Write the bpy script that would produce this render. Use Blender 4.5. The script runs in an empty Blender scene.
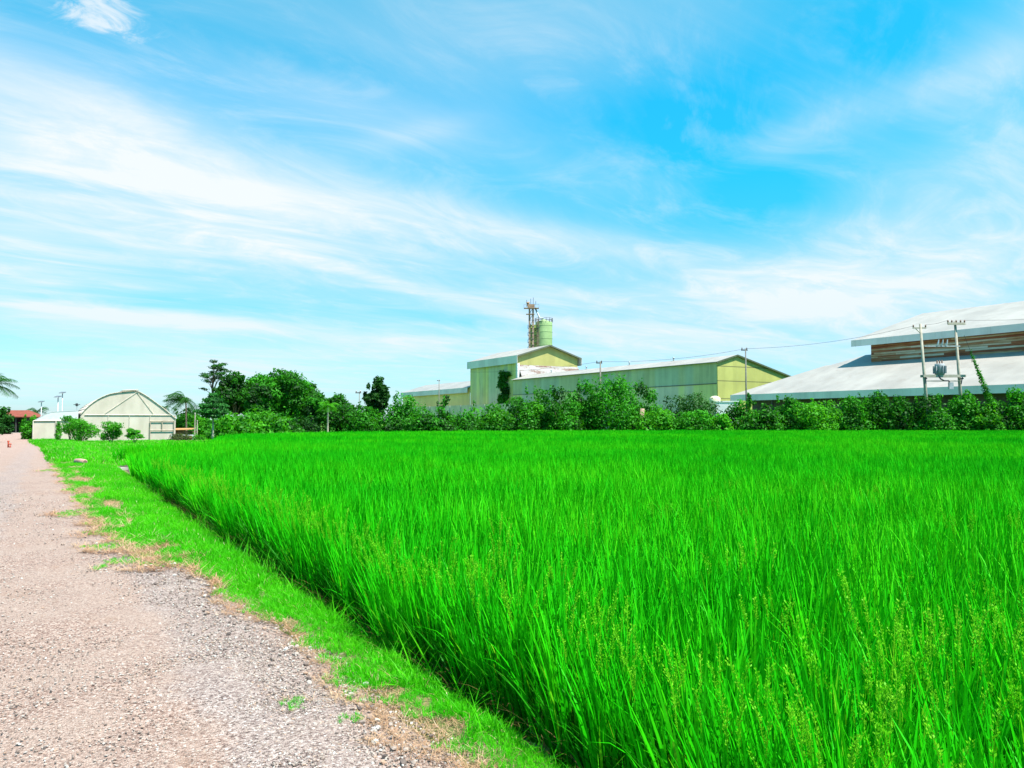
import bpy, math, random
import numpy as np
from mathutils import Vector, Matrix

random.seed(7)
RNG = np.random.default_rng(7)
S = bpy.context.scene
COL = S.collection
R = math.radians
PI = math.pi

# ------------------------------------------------------------------ frames
F_PX, CX, HY, CAM_H = 800.0, 512.0, 421.0, 1.6
NX = Vector((math.cos(R(30)), math.sin(R(30)), 0))      # across the road, to the right
DX = Vector((-math.sin(R(30)), math.cos(R(30)), 0))     # along the road
GZ = -0.14                                              # level of the low ground


def W(v, u, z=0.0):
    p = NX * v + DX * u
    return Vector((p.x, p.y, z))


def P(px, dep, z=GZ):
    return Vector(((px - CX) / F_PX * dep, dep, z))


def ZY(y, dep):
    return CAM_H + (HY - y) * dep / F_PX


# ------------------------------------------------------------------ node helpers
class NT:
    def __init__(self, tree):
        self.t = tree
        self.n = tree.nodes
        self.l = tree.links

    def node(self, typ, **kw):
        nd = self.n.new(typ)
        for k, v in kw.items():
            setattr(nd, k, v)
        return nd

    def put(self, sock, val):
        if val is None:
            return
        if hasattr(val, 'is_output') or isinstance(val, bpy.types.NodeSocket):
            self.l.new(val, sock)
        else:
            sock.default_value = val

    def m(self, op, a, b=None, c=None, clamp=False):
        nd = self.node('ShaderNodeMath', operation=op, use_clamp=clamp)
        self.put(nd.inputs[0], a)
        self.put(nd.inputs[1], b)
        self.put(nd.inputs[2], c)
        return nd.outputs[0]

    def mix(self, fac, a, b, mode='MIX'):
        nd = self.node('ShaderNodeMix', data_type='RGBA', blend_type=mode)
        self.put(nd.inputs['Factor'], fac)
        self.put(nd.inputs[6], a)
        self.put(nd.inputs[7], b)
        return nd.outputs[2]

    def ramp(self, fac, stops, interp='LINEAR'):
        nd = self.node('ShaderNodeValToRGB')
        nd.color_ramp.interpolation = interp
        el = nd.color_ramp.elements
        while len(el) > 1:
            el.remove(el[-1])
        el[0].position = stops[0][0]
        el[0].color = c4(stops[0][1])
        for p, c in stops[1:]:
            e = el.new(p)
            e.color = c4(c)
        self.put(nd.inputs[0], fac)
        return nd.outputs[0]

    def noise(self, vec, scale, detail=4, rough=.55, dist=0.0):
        nd = self.node('ShaderNodeTexNoise')
        self.put(nd.inputs['Vector'], vec)
        nd.inputs['Scale'].default_value = scale
        nd.inputs['Detail'].default_value = detail
        nd.inputs['Roughness'].default_value = rough
        nd.inputs['Distortion'].default_value = dist
        return nd.outputs['Fac']

    def mapping(self, vec, scale=(1, 1, 1), rot=(0, 0, 0), loc=(0, 0, 0)):
        nd = self.node('ShaderNodeMapping')
        self.put(nd.inputs['Vector'], vec)
        nd.inputs['Scale'].default_value = scale
        nd.inputs['Rotation'].default_value = rot
        nd.inputs['Location'].default_value = loc
        return nd.outputs[0]

    def rng(self, v, a, b, c=0.0, d=1.0, smooth=True):
        nd = self.node('ShaderNodeMapRange', interpolation_type='SMOOTHSTEP' if smooth else 'LINEAR')
        self.put(nd.inputs[0], v)
        nd.inputs[1].default_value = a
        nd.inputs[2].default_value = b
        nd.inputs[3].default_value = c
        nd.inputs[4].default_value = d
        return nd.outputs[0]


def c4(c):
    if isinstance(c, (int, float)):
        return (c, c, c, 1)
    return (c[0], c[1], c[2], 1)


def new_mat(name):
    m = bpy.data.materials.new(name)
    m.use_nodes = True
    m.node_tree.nodes.clear()
    nt = NT(m.node_tree)
    out = nt.node('ShaderNodeOutputMaterial')
    return m, nt, out


def principled(nt, out, col, rough=.7, metal=0.0, spec=.3, bump=None, bstr=.3, bdist=.02):
    b = nt.node('ShaderNodeBsdfPrincipled')
    nt.put(b.inputs['Base Color'], c4(col) if isinstance(col, tuple) else col)
    nt.put(b.inputs['Roughness'], rough)
    b.inputs['Metallic'].default_value = metal
    b.inputs['Specular IOR Level'].default_value = spec
    if bump is not None:
        bn = nt.node('ShaderNodeBump')
        bn.inputs['Strength'].default_value = bstr
        bn.inputs['Distance'].default_value = bdist
        nt.put(bn.inputs['Height'], bump)
        nt.l.new(bn.outputs[0], b.inputs['Normal'])
    nt.l.new(b.outputs[0], out.inputs[0])
    return b


def objco(nt):
    return nt.node('ShaderNodeTexCoord').outputs['Object']


def plain(name, col, rough=.7, metal=0.0, var=.25, scale=3.0):
    m, nt, out = new_mat(name)
    n = nt.noise(objco(nt), scale, 5, .6)
    k = nt.rng(n, .25, .75, 1 - var, 1 + var)
    mx = nt.node('ShaderNodeVectorMath', operation='SCALE')
    mx.inputs[0].default_value = col
    nt.put(mx.inputs['Scale'], k)
    principled(nt, out, mx.outputs[0], rough, metal)
    return m


CLAD = .74


def cladding(name, col, axis, stain=(.2, .13, .08), stain_amt=.35, sheet=1.0, var=.10, rough=.6, seams=(), period=.3,
             panel=None, grime=None):
    """Profiled steel sheets: ribs along z, sheets of one width, rust runs, seams across."""
    m, nt, out = new_mat(name)
    co = objco(nt)
    sp = nt.node('ShaderNodeSeparateXYZ')
    nt.l.new(co, sp.inputs[0])
    a = sp.outputs[axis]
    cell = nt.m('FLOOR', nt.m('DIVIDE', a, sheet))
    wn = nt.node('ShaderNodeTexWhiteNoise', noise_dimensions='1D')
    nt.l.new(cell, wn.inputs['W'])
    k = nt.m('MULTIPLY_ADD', wn.outputs['Value'], var * 2, 1 - var)
    big = nt.noise(co, .18, 4, .6)
    k = nt.m('MULTIPLY', k, nt.rng(big, .3, .7, .88 * CLAD, 1.10 * CLAD))
    base = c4(col)
    if panel:                       # repainted sheets
        pn = nt.noise(nt.mapping(co, (0 if axis != 0 else 1, 0 if axis != 1 else 1, .0)), .11, 1, .4)
        base = nt.mix(nt.rng(pn, .47, .53), c4(col), c4(panel))
    sc = nt.node('ShaderNodeVectorMath', operation='SCALE')
    nt.put(sc.inputs[0], base if not isinstance(base, tuple) else base[:3])
    nt.put(sc.inputs['Scale'], k)
    run = nt.noise(nt.mapping(co, (1.3 if axis == 0 else .9, 1.3 if axis == 1 else .9, .12)), 1.0, 6, .65)
    c = nt.mix(nt.m('MULTIPLY', nt.rng(run, .52, .78), stain_amt), sc.outputs[0], c4(stain))
    if grime:
        g = nt.noise(co, .55, 6, .7)
        c = nt.mix(nt.m('MULTIPLY', nt.rng(g, .5, .72), .5), c, c4(grime))
    for z in seams:
        d = nt.m('ABSOLUTE', nt.m('SUBTRACT', sp.outputs[2], z))
        c = nt.mix(nt.rng(d, .03, .13, .75, 0), c, c4((.05, .05, .035)))
    wv = nt.m('SINE', nt.m('MULTIPLY', a, 2 * PI / period))
    principled(nt, out, c, rough, 0, .3, wv, .5, .03)
    return m


def leaf_mat(name, dark, light, trans=.42, gloss=.015):
    m, nt, out = new_mat(name)
    at = nt.node('ShaderNodeAttribute', attribute_name='tone')
    col = nt.mix(at.outputs['Fac'], c4(dark), c4(light))
    d = nt.node('ShaderNodeBsdfDiffuse')
    t = nt.node('ShaderNodeBsdfTranslucent')
    g = nt.node('ShaderNodeBsdfGlossy')
    g.inputs['Roughness'].default_value = .6
    nt.l.new(col, d.inputs[0])
    tc = nt.mix(.45, col, c4((light[0] * 1.6, light[1] * 1.15, light[2] * .6)))
    nt.l.new(tc, t.inputs[0])
    a = nt.node('ShaderNodeMixShader')
    a.inputs[0].default_value = trans
    nt.l.new(d.outputs[0], a.inputs[1])
    nt.l.new(t.outputs[0], a.inputs[2])
    b = nt.node('ShaderNodeMixShader')
    b.inputs[0].default_value = gloss
    nt.l.new(a.outputs[0], b.inputs[1])
    nt.l.new(g.outputs[0], b.inputs[2])
    nt.l.new(b.outputs[0], out.inputs[0])
    return m


def blade_mat(name, c0, c1, c2, patch=.07, trans=.45, gloss=.05):
    """Grass blades: every instance gets its own green, plus broad patches over the field."""
    m, nt, out = new_mat(name)
    oi = nt.node('ShaderNodeObjectInfo')
    geo = nt.node('ShaderNodeNewGeometry')
    big = nt.noise(geo.outputs['Position'], patch, 3, .5)
    f = nt.m('ADD', nt.m('MULTIPLY', oi.outputs['Random'], .55), nt.rng(big, .3, .7, 0, .45))
    col = nt.ramp(f, [(0, c0), (.5, c1), (1, c2)])
    d = nt.node('ShaderNodeBsdfDiffuse')
    t = nt.node('ShaderNodeBsdfTranslucent')
    g = nt.node('ShaderNodeBsdfGlossy')
    g.inputs['Roughness'].default_value = .45
    nt.l.new(col, d.inputs[0])
    nt.l.new(col, t.inputs[0])
    a = nt.node('ShaderNodeMixShader')
    a.inputs[0].default_value = trans
    nt.l.new(d.outputs[0], a.inputs[1])
    nt.l.new(t.outputs[0], a.inputs[2])
    b = nt.node('ShaderNodeMixShader')
    b.inputs[0].default_value = gloss
    nt.l.new(a.outputs[0], b.inputs[1])
    nt.l.new(g.outputs[0], b.inputs[2])
    nt.l.new(b.outputs[0], out.inputs[0])
    return m


# ------------------------------------------------------------------ mesh helpers
class MB:
    def __init__(self):
        self.v, self.f, self.mi = [], [], []

    def face(self, pts, mi=0):
        i = len(self.v)
        self.v += [tuple(p) for p in pts]
        self.f.append(tuple(range(i, i + len(pts))))
        self.mi.append(mi)

    def box(self, x0, x1, y0, y1, z0, z1, mi=0):
        i = len(self.v)
        self.v += [(x0, y0, z0), (x1, y0, z0), (x1, y1, z0), (x0, y1, z0),
                   (x0, y0, z1), (x1, y0, z1), (x1, y1, z1), (x0, y1, z1)]
        for q in ((0, 3, 2, 1), (4, 5, 6, 7), (0, 1, 5, 4), (1, 2, 6, 5), (2, 3, 7, 6), (3, 0, 4, 7)):
            self.f.append(tuple(i + k for k in q))
            self.mi.append(mi)

    def prism(self, top, dz, mi=0):
        """polygon (counter-clockwise from above, any heights) given a thickness dz downwards"""
        n = len(top)
        i = len(self.v)
        self.v += [tuple(p) for p in top] + [(p[0], p[1], p[2] - dz) for p in top]
        self.f.append(tuple(range(i, i + n)))
        self.f.append(tuple(range(i + 2 * n - 1, i + n - 1, -1)))
        self.mi += [mi, mi]
        for k in range(n):
            j = (k + 1) % n
            self.f.append((i + k, i + n + k, i + n + j, i + j))
            self.mi.append(mi)

    def slab(self, poly, ax, t, mi=0):
        """polygon given a thickness t along the vector ax"""
        n = len(poly)
        i = len(self.v)
        self.v += [tuple(p) for p in poly] + [(p[0] + ax[0] * t, p[1] + ax[1] * t, p[2] + ax[2] * t) for p in poly]
        self.f.append(tuple(range(i, i + n)))
        self.f.append(tuple(range(i + 2 * n - 1, i + n - 1, -1)))
        self.mi += [mi, mi]
        for k in range(n):
            j = (k + 1) % n
            self.f.append((i + k, i + n + k, i + n + j, i + j))
            self.mi.append(mi)

    def tube(self, pts, rad, n=8, mi=0, cap=True):
        pts = [Vector(p) for p in pts]
        if not hasattr(rad, '__len__'):
            rad = [rad] * len(pts)
        rings = []
        for k, p in enumerate(pts):
            t = (pts[min(k + 1, len(pts) - 1)] - pts[max(k - 1, 0)]).normalized()
            a = t.cross(Vector((0, 0, 1)))
            if a.length < 1e-3:
                a = t.cross(Vector((1, 0, 0)))
            a.normalize()
            b = t.cross(a)
            i = len(self.v)
            for q in range(n):
                an = 2 * PI * q / n
                w = p + (a * math.cos(an) + b * math.sin(an)) * rad[k]
                self.v.append(tuple(w))
            rings.append(i)
        for r0, r1 in zip(rings, rings[1:]):
            for q in range(n):
                s = (q + 1) % n
                self.f.append((r0 + q, r0 + s, r1 + s, r1 + q))
                self.mi.append(mi)
        if cap:
            self.f.append(tuple(rings[0] + q for q in reversed(range(n))))
            self.f.append(tuple(rings[-1] + q for q in range(n)))
            self.mi += [mi, mi]

    def bar(self, a, b, w, mi=0):
        self.tube([a, b], w * .7071, 4, mi)

    def build(self, name, mats, parent=None, smooth=False):
        me = bpy.data.meshes.new(name)
        me.from_pydata(self.v, [], self.f)
        for m in (mats if isinstance(mats, (list, tuple)) else [mats]):
            me.materials.append(m)
        me.polygons.foreach_set('material_index', self.mi)
        if smooth:
            me.polygons.foreach_set('use_smooth', [True] * len(self.f))
        me.update()
        o = bpy.data.objects.new(name, me)
        COL.objects.link(o)
        if parent:
            o.parent = parent
        return o


def fix_normals(o):
    import bmesh
    bm = bmesh.new()
    bm.from_mesh(o.data)
    bmesh.ops.recalc_face_normals(bm, faces=bm.faces)
    bm.to_mesh(o.data)
    bm.free()


def tag(o, label=None, cat=None, group=None, kind=None):
    if label:
        o['label'] = label
    if cat:
        o['category'] = cat
    if group:
        o['group'] = group
    if kind:
        o['kind'] = kind
    return o


def thing(name, loc, label, cat, group=None, rz=0.0):
    o = bpy.data.objects.new(name, None)
    o.empty_display_size = .3
    COL.objects.link(o)
    o.location = loc
    o.rotation_euler = (0, 0, rz)
    return tag(o, label, cat, group)


def np_mesh(name, verts, k, mats, parent=None, tone=None, mi=None):
    """mesh of polygons with k corners each, corner arrays already unrolled"""
    n = len(verts) // k
    me = bpy.data.meshes.new(name)
    me.vertices.add(len(verts))
    me.vertices.foreach_set('co', np.asarray(verts, np.float32).ravel())
    me.loops.add(n * k)
    me.loops.foreach_set('vertex_index', np.arange(n * k, dtype=np.int32))
    me.polygons.add(n)
    me.polygons.foreach_set('loop_start', np.arange(0, n * k, k, dtype=np.int32))
    for m in (mats if isinstance(mats, (list, tuple)) else [mats]):
        me.materials.append(m)
    if mi is not None:
        me.polygons.foreach_set('material_index', np.asarray(mi, np.int32))
    if tone is not None:
        at = me.attributes.new('tone', 'FLOAT', 'FACE')
        at.data.foreach_set('value', np.asarray(tone, np.float32))
    me.update()
    me.validate()
    o = bpy.data.objects.new(name, me)
    COL.objects.link(o)
    if parent:
        o.parent = parent
    return o


def unit(a):
    return a / (np.linalg.norm(a, axis=1, keepdims=True) + 1e-9)


def leaves(pos, out, size, aspect=.5, droop=.2, spread=.9, rng=RNG):
    """diamond leaves at pos, roughly facing out; size per leaf"""
    n = len(pos)
    nrm = unit(out + rng.normal(0, spread, (n, 3)) + np.array([0, 0, .5]))
    a = unit(np.cross(nrm, rng.normal(0, 1, (n, 3))))
    a[:, 2] -= droop
    a = unit(a)
    b = unit(np.cross(nrm, a))
    s = np.asarray(size)[:, None]
    v = np.empty((n, 4, 3))
    v[:, 0] = pos - a * s * .5
    v[:, 1] = pos + b * s * aspect * .5 + nrm * s * .06
    v[:, 2] = pos + a * s * .5
    v[:, 3] = pos - b * s * aspect * .5 + nrm * s * .06
    return v.reshape(-1, 3)


def crown_mesh(name, clumps, n_leaf, size, mat, parent, rng, aspect=.55, fill=.35, ragged=.22, tone_mid=.5, droop=.2):
    wts = np.array([c[1][0] * c[1][1] + c[1][0] * c[1][2] + c[1][1] * c[1][2] for c in clumps])
    cnt = np.maximum(8, (n_leaf * wts / wts.sum()).astype(int))
    P_, O_, T_ = [], [], []
    for (c, r), k in zip(clumps, cnt):
        d = unit(rng.normal(0, 1, (k, 3)))
        ph = rng.uniform(0, 6.28, 3)
        lump = 1 + ragged * (np.sin(d[:, 0] * 5 + ph[0]) * np.sin(d[:, 1] * 5 + ph[1]) + .6 * np.sin(d[:, 2] * 7 + ph[2]))
        rad = (fill + (1 - fill) * rng.uniform(0, 1, k) ** .5) * lump
        far = rng.uniform(0, 1, k) < .06
        rad[far] *= rng.uniform(1.05, 1.3, far.sum())
        P_.append(np.array(c) + d * rad[:, None] * np.array(r))
        O_.append(d)
        T_.append(np.clip(rng.normal(tone_mid + rng.normal(0, .24), .18, k), 0, 1))
    pos, out, tone = np.vstack(P_), np.vstack(O_), np.concatenate(T_)
    keep = pos[:, 2] > .03
    pos, out, tone = pos[keep], out[keep], tone[keep]
    sz = size * rng.uniform(.6, 1.35, len(pos))
    return np_mesh(name, leaves(pos, out, sz, aspect, droop, .8, rng), 4, mat, parent, tone)


# ------------------------------------------------------------------ materials
LEAF = {
    'mid': leaf_mat('leaf_mid', (.004, .034, .003), (.040, .30, .006)),
    'dark': leaf_mat('leaf_dark', (.005, .036, .004), (.020, .125, .007), .34),
    'bright': leaf_mat('leaf_bright', (.014, .130, .004), (.075, .40, .008), .46),
    'blue': leaf_mat('leaf_blue', (.010, .075, .012), (.035, .20, .028), .38),
    'olive': leaf_mat('leaf_olive', (.030, .055, .012), (.110, .150, .040), .36),
}
BARK = plain('bark', (.16, .12, .085), .9, 0, .35, 4)
BARK_PALE = plain('bark_pale', (.34, .30, .23), .9, 0, .25, 4)
CONC = plain('weathered_concrete', (.42, .40, .35), .9, 0, .3, .8)
CONC_POLE = plain('pole_concrete', (.34, .31, .25), .9, 0, .2, 2)
STEEL_DK = plain('dark_steel', (.07, .07, .075), .55, .3)
STEEL_GR = plain('grey_steel', (.36, .38, .40), .5, .3)
GALV = plain('galvanised_steel', (.48, .50, .52), .45, .4)
RUST = plain('rusty_steel', (.27, .19, .14), .85, 0, .45, 1.5)
WHITE = plain('white_paint', (.74, .74, .72), .6, 0, .1)
WHITEWASH = plain('whitewashed_wall', (.62, .62, .62), .85, 0, .18, .7)
CERAMIC = plain('brown_ceramic', (.16, .08, .05), .3)
TIMBER = plain('old_timber', (.24, .13, .06), .9, 0, .4, 3)
REDROOF = plain('red_tiles', (.20, .05, .032), .8, 0, .25, 3)
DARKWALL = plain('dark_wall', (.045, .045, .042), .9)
SHADE_GREY = plain('eave_shade_wall', (.10, .10, .095), .9, 0, .4, .5)  # dark grey that paints in the shade under the shed's lower eave
REDPAINT = plain('faded_red_paint', (.45, .07, .035), .6, 0, .25, 8)
CABLE = plain('cable', (.03, .03, .035), .6)

# ------------------------------------------------------------------ camera
cam = bpy.data.cameras.new('camera')
cam.sensor_width = 36
cam.lens = 36 * F_PX / 1024
cam.clip_start = .05
cam.clip_end = 6000
co = bpy.data.objects.new('camera', cam)
COL.objects.link(co)
co.location = (0, 0, CAM_H)
co.rotation_euler = (R(90) + math.atan((HY - 384) / F_PX), 0, 0)
S.camera = co

# ------------------------------------------------------------------ sun and sky
SUN_EL, SUN_AZ = 62.0, 126.0        # azimuth clockwise from straight ahead
sv = Vector((math.sin(R(SUN_AZ)) * math.cos(R(SUN_EL)), math.cos(R(SUN_AZ)) * math.cos(R(SUN_EL)), math.sin(R(SUN_EL))))
sun = bpy.data.lights.new('sun', 'SUN')
sun.energy = 4.6
sun.angle = R(1.0)
sun.color = (1, .955, .875)
so = bpy.data.objects.new('sun', sun)
COL.objects.link(so)
so.location = (30, -20, 60)
so.rotation_euler = (-sv).to_track_quat('-Z', 'Y').to_euler()

wd = bpy.data.worlds.new('World')
S.world = wd
wd.use_nodes = True
wd.node_tree.nodes.clear()
nt = NT(wd.node_tree)
wout = nt.node('ShaderNodeOutputWorld')
bg = nt.node('ShaderNodeBackground')
nt.l.new(bg.outputs[0], wout.inputs[0])
sky = nt.node('ShaderNodeTexSky', sky_type='NISHITA')
sky.sun_disc = False
sky.sun_elevation = R(SUN_EL)
sky.sun_rotation = R(SUN_AZ)
sky.air_density = 1.0
sky.dust_density = .6
sky.ozone_density = 1.6
SKY_STRENGTH = .085
bg.inputs[1].default_value = SKY_STRENGTH
gen = nt.node('ShaderNodeTexCoord').outputs['Generated']
sp = nt.node('ShaderNodeSeparateXYZ')
nt.l.new(gen, sp.inputs[0])
gx, gy, gz = sp.outputs
az = nt.m('ARCTAN2', gx, gy)
el = nt.m('ARCSINE', gz)
# cloud sheet seen in perspective: direction onto a flat layer
zz = nt.m('MAXIMUM', nt.m('ADD', gz, .07), .03)
cv = nt.node('ShaderNodeCombineXYZ')
nt.l.new(nt.m('DIVIDE', gx, zz), cv.inputs[0])
nt.l.new(nt.m('DIVIDE', gy, zz), cv.inputs[1])
lay = cv.outputs[0]
turned = nt.mapping(lay, (1, 1, 1), (0, 0, R(-37)))
turned2 = nt.mapping(lay, (1, 1, 1), (0, 0, R(-52)))
streak = nt.noise(nt.mapping(turned, (.30, .82, 1)), 1.0, 9, .58, 1.1)
wisp = nt.noise(nt.mapping(turned2, (.75, 1.35, 1), (0, 0, 0), (3.1, 1.7, 0)), 1.6, 10, .66, 1.9)
puff = nt.noise(nt.mapping(lay, (1, 1, 1), (0, 0, 0), (7, 2, 0)), 7.0, 9, .66, .8)


def blob(px, py, sx, sy, ang, w):
    """soft patch of cloud at a direction (given through the pixel it was seen at)"""
    a0 = math.atan((px - CX) / F_PX)
    e0 = math.atan((HY - py) / F_PX * math.cos(a0))
    sa, se = sx / F_PX, sy / F_PX
    ca, sn = math.cos(R(ang)), math.sin(R(ang))
    da = nt.m('SUBTRACT', az, a0)
    de = nt.m('SUBTRACT', el, e0)
    x = nt.m('ADD', nt.m('MULTIPLY', da, ca / sa), nt.m('MULTIPLY', de, sn / sa))
    y = nt.m('ADD', nt.m('MULTIPLY', da, -sn / se), nt.m('MULTIPLY', de, ca / se))
    q = nt.m('ADD', nt.m('MULTIPLY', x, x), nt.m('MULTIPLY', y, y))
    return nt.m('MULTIPLY', nt.m('EXPONENT', nt.m('MULTIPLY', q, -1.0)), w)


def total(lst):
    s = lst[0]
    for b in lst[1:]:
        s = nt.m('ADD', s, b)
    return s


BROAD = [(40, 140, 230, 60, -10, .62), (230, 190, 190, 36, -14, .50), (470, 222, 180, 24, -12, .55), (620, 246, 110, 16, -8, .50),
         (10, 265, 90, 38, -8, .55), (200, 240, 300, 60, -6, .36), (930, 266, 220, 46, 8, .68), (1000, 160, 140, 40, 14, .40),
         (960, 75, 90, 18, 8, .34), (520, 40, 260, 70, 0, .30), (420, 128, 60, 12, 12, .28),
         (1010, 50, 60, 40, 20, .34), (250, 328, 180, 7, -3, .55), (160, 320, 120, 8, 2, .25),
         (430, 292, 130, 7, -13, .48), (560, 295, 80, 10, 0, .30), (800, 298, 190, 30, 4, .42), (850, 110, 30, 60, 40, .16),
         (800, 130, 60, 16, 20, .14), (770, 150, 60, 9, -20, .14), (330, 90, 200, 30, -14, .30), (60, 90, 120, 26, -8, .30),
         (640, 190, 90, 30, -20, .22), (420, 350, 200, 16, 0, .30), (150, 370, 200, 22, 0, .35)]
HOLES = [(240, 40, 190, 20, -6, .30), (760, 205, 140, 40, 5, .27), (840, 40, 170, 60, 0, .26), (640, 120, 120, 60, -10, .20),
         (150, 298, 120, 7, -2, .30), (400, 262, 110, 9, -8, .20), (440, 318, 160, 7, -4, .25), (760, 300, 0.1, 0.1, 0, 0)]
dens = total([blob(*b) for b in BROAD])
hole = total([blob(*b) for b in HOLES[:-1]])
tex = nt.m('ADD', nt.m('MULTIPLY', nt.rng(streak, .28, .72), .62), nt.m('MULTIPLY', nt.rng(wisp, .30, .72), .38))
mod = nt.m('MULTIPLY_ADD', tex, .85, .45)
low = nt.rng(el, .0, .30, .37, .0)
c1 = nt.m('MULTIPLY', dens, mod)
c2 = nt.m('MULTIPLY', nt.rng(streak, .38, .85), .26)
c3 = nt.m('MULTIPLY', nt.rng(wisp, .44, .84), .22)
cl = nt.m('ADD', nt.m('ADD', c1, c2), nt.m('ADD', c3, nt.m('MULTIPLY', low, nt.m('MULTIPLY_ADD', tex, .8, .6))))
pf = nt.m('ADD', nt.m('MULTIPLY', blob(92, 6, 44, 22, 0, 1.0), 1.0), nt.m('MULTIPLY_ADD', puff, 3.0, -1.6))
cl = nt.m('ADD', cl, nt.m('MULTIPLY', nt.rng(pf, .25, 1.0), nt.m('MULTIPLY', blob(92, 6, 80, 40, 0, 1.0), .8)))
cl = nt.m('SUBTRACT', cl, nt.m('MULTIPLY', hole, .6))
cl = nt.m('ADD', cl, .06)
cl = nt.rng(cl, .0, 1.15, 0.0, .95, False)
tint = nt.ramp(nt.rng(el, 0, .5, 0, 1, False), [(0, (.50, .80, .98)), (.25, (.27, .84, 1.1)), (.6, (.08, 1.14, 1.25)), (1, (.08, 1.36, 1.30))])
base = nt.mix(1.0, sky.outputs[0], tint, 'MULTIPLY')
warm = nt.rng(el, .0, .25, 0, 1)
cloudc = nt.mix(warm, c4((4.0, 4.65, 5.0)), c4((4.75, 4.95, 5.05)))
nt.l.new(nt.mix(cl, base, cloudc), bg.inputs[0])

S.view_settings.view_transform = 'Standard'
S.view_settings.look = 'None'
S.view_settings.gamma = 1
S.view_settings.exposure = 1.25
S.cycles.max_bounces = 6
S.cycles.diffuse_bounces = 3
S.cycles.transmission_bounces = 4
S.cycles.use_denoising = True

# ------------------------------------------------------------------ ground, road, verge
m_ground, nt, out = new_mat('ground_grass')
g_co = nt.node('ShaderNodeNewGeometry').outputs['Position']
n1 = nt.noise(g_co, .35, 6, .6)
n2 = nt.noise(g_co, 9, 5, .7)
gcol = nt.ramp(n1, [(.3, (.045, .13, .012)), (.55, (.085, .20, .02)), (.75, (.20, .19, .07))])
gcol = nt.mix(nt.rng(n2, .35, .7), gcol, c4((.05, .15, .012)))
principled(nt, out, gcol, .95, 0, .1, n2, .6, .05)

g = MB()
g.face([(-2500, -800, GZ), (2500, -800, GZ), (2500, 3500, GZ), (-2500, 3500, GZ)])
tag(g.build('ground', m_ground), kind='structure')


def vn(x, seed=0.0):
    """smooth 1-D noise"""
    return (math.sin(x * 1.7 + seed) + .6 * math.sin(x * 3.9 + seed * 2.3 + 1) + .4 * math.sin(x * 8.3 + seed * 1.3 + 2)) / 2


EDGE_U = [-6, 2, 4, 6, 8, 9.5, 11.5, 14, 18, 26, 40, 55, 70, 130]
EDGE_V = [1.75, 1.72, 1.68, 1.60, 1.46, 1.28, .82, .68, .52, .35, -.02, -.35, -1.2, -1.6]


def road_edge(u):
    return float(np.interp(u, EDGE_U, EDGE_V))


def left_edge(u):
    return float(np.interp(u, [-10, 52, 60, 70, 130], [-2.95, -2.85, -4.2, -9, -12]))


m_road, nt, out = new_mat('gravel_road')
oc = objco(nt)
spr = nt.node('ShaderNodeSeparateXYZ')
nt.l.new(oc, spr.inputs[0])
rv, ru = spr.outputs[0], spr.outputs[1]


def vor(vec, scale, rnd=1.0):
    nd = nt.node('ShaderNodeTexVoronoi', feature='F1')
    nt.put(nd.inputs['Vector'], vec)
    nd.inputs['Scale'].default_value = scale
    nd.inputs['Randomness'].default_value = rnd
    return nd


warp = nt.noise(oc, 1.1, 4, .6)
vv = nt.m('ADD', rv, nt.m('MULTIPLY_ADD', warp, .9, -.45))
band = nt.m('MULTIPLY', nt.rng(vv, .55, 1.0), nt.rng(vv, 1.30, 1.62, 1, 0))
band2 = nt.m('MULTIPLY', nt.rng(vv, -1.5, -1.1), nt.rng(vv, -.75, -.35, 1, 0))
band = nt.m('MAXIMUM', band, nt.m('MULTIPLY', band2, .7))
patch = nt.noise(oc, .8, 6, .65)
v1 = vor(oc, 88)
v2 = vor(oc, 170)
w1 = nt.node('ShaderNodeSeparateColor')
nt.l.new(v1.outputs['Color'], w1.inputs[0])
w2 = nt.node('ShaderNodeSeparateColor')
nt.l.new(v2.outputs['Color'], w2.inputs[0])
tan_ = nt.ramp(w1.outputs[0], [(0, (.10, .065, .055)), (.2, (.22, .15, .125)), (.5, (.34, .25, .21)), (.8, (.43, .335, .285)), (.93, (.48, .405, .355)), (1, (.58, .53, .49))])
grey = nt.ramp(w1.outputs[0], [(0, (.08, .07, .07)), (.2, (.18, .155, .155)), (.5, (.30, .27, .265)), (.8, (.39, .355, .345)), (.93, (.46, .44, .435)), (1, (.58, .56, .55))])
fine = nt.ramp(w2.outputs[1], [(0, (.16, .11, .09)), (.5, (.36, .28, .235)), (1, (.54, .46, .41))])
rc = nt.mix(nt.m('MULTIPLY', nt.rng(band, .1, .9), .6), tan_, grey)
rc = nt.mix(nt.m('MULTIPLY', nt.rng(patch, .4, .62), nt.m('MULTIPLY_ADD', band, -.45, .65)), rc, fine)
mud = nt.noise(nt.mapping(oc, (1.6, .55, 1)), 1.4, 6, .7)
rc = nt.mix(nt.m('MULTIPLY', nt.rng(mud, .54, .74), .5), rc, c4((.30, .20, .145)))
rut = nt.noise(nt.mapping(oc, (2.2, .12, 1)), 1.0, 4, .6)
rc = nt.mix(nt.m('MULTIPLY', nt.rng(rut, .55, .75), .25), rc, c4((.44, .37, .32)))
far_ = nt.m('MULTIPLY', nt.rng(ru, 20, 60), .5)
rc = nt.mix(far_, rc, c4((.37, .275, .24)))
rsc = nt.node('ShaderNodeVectorMath', operation='MULTIPLY')
nt.put(rsc.inputs[0], rc)
rsc.inputs[1].default_value = (.90, .815, .795)
rc = rsc.outputs[0]
hh = nt.m('MULTIPLY_ADD', v1.outputs['Distance'], -1.0, nt.m('MULTIPLY', v2.outputs['Distance'], -.5))
principled(nt, out, rc, .92, 0, .15, hh, .75, .012)

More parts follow.
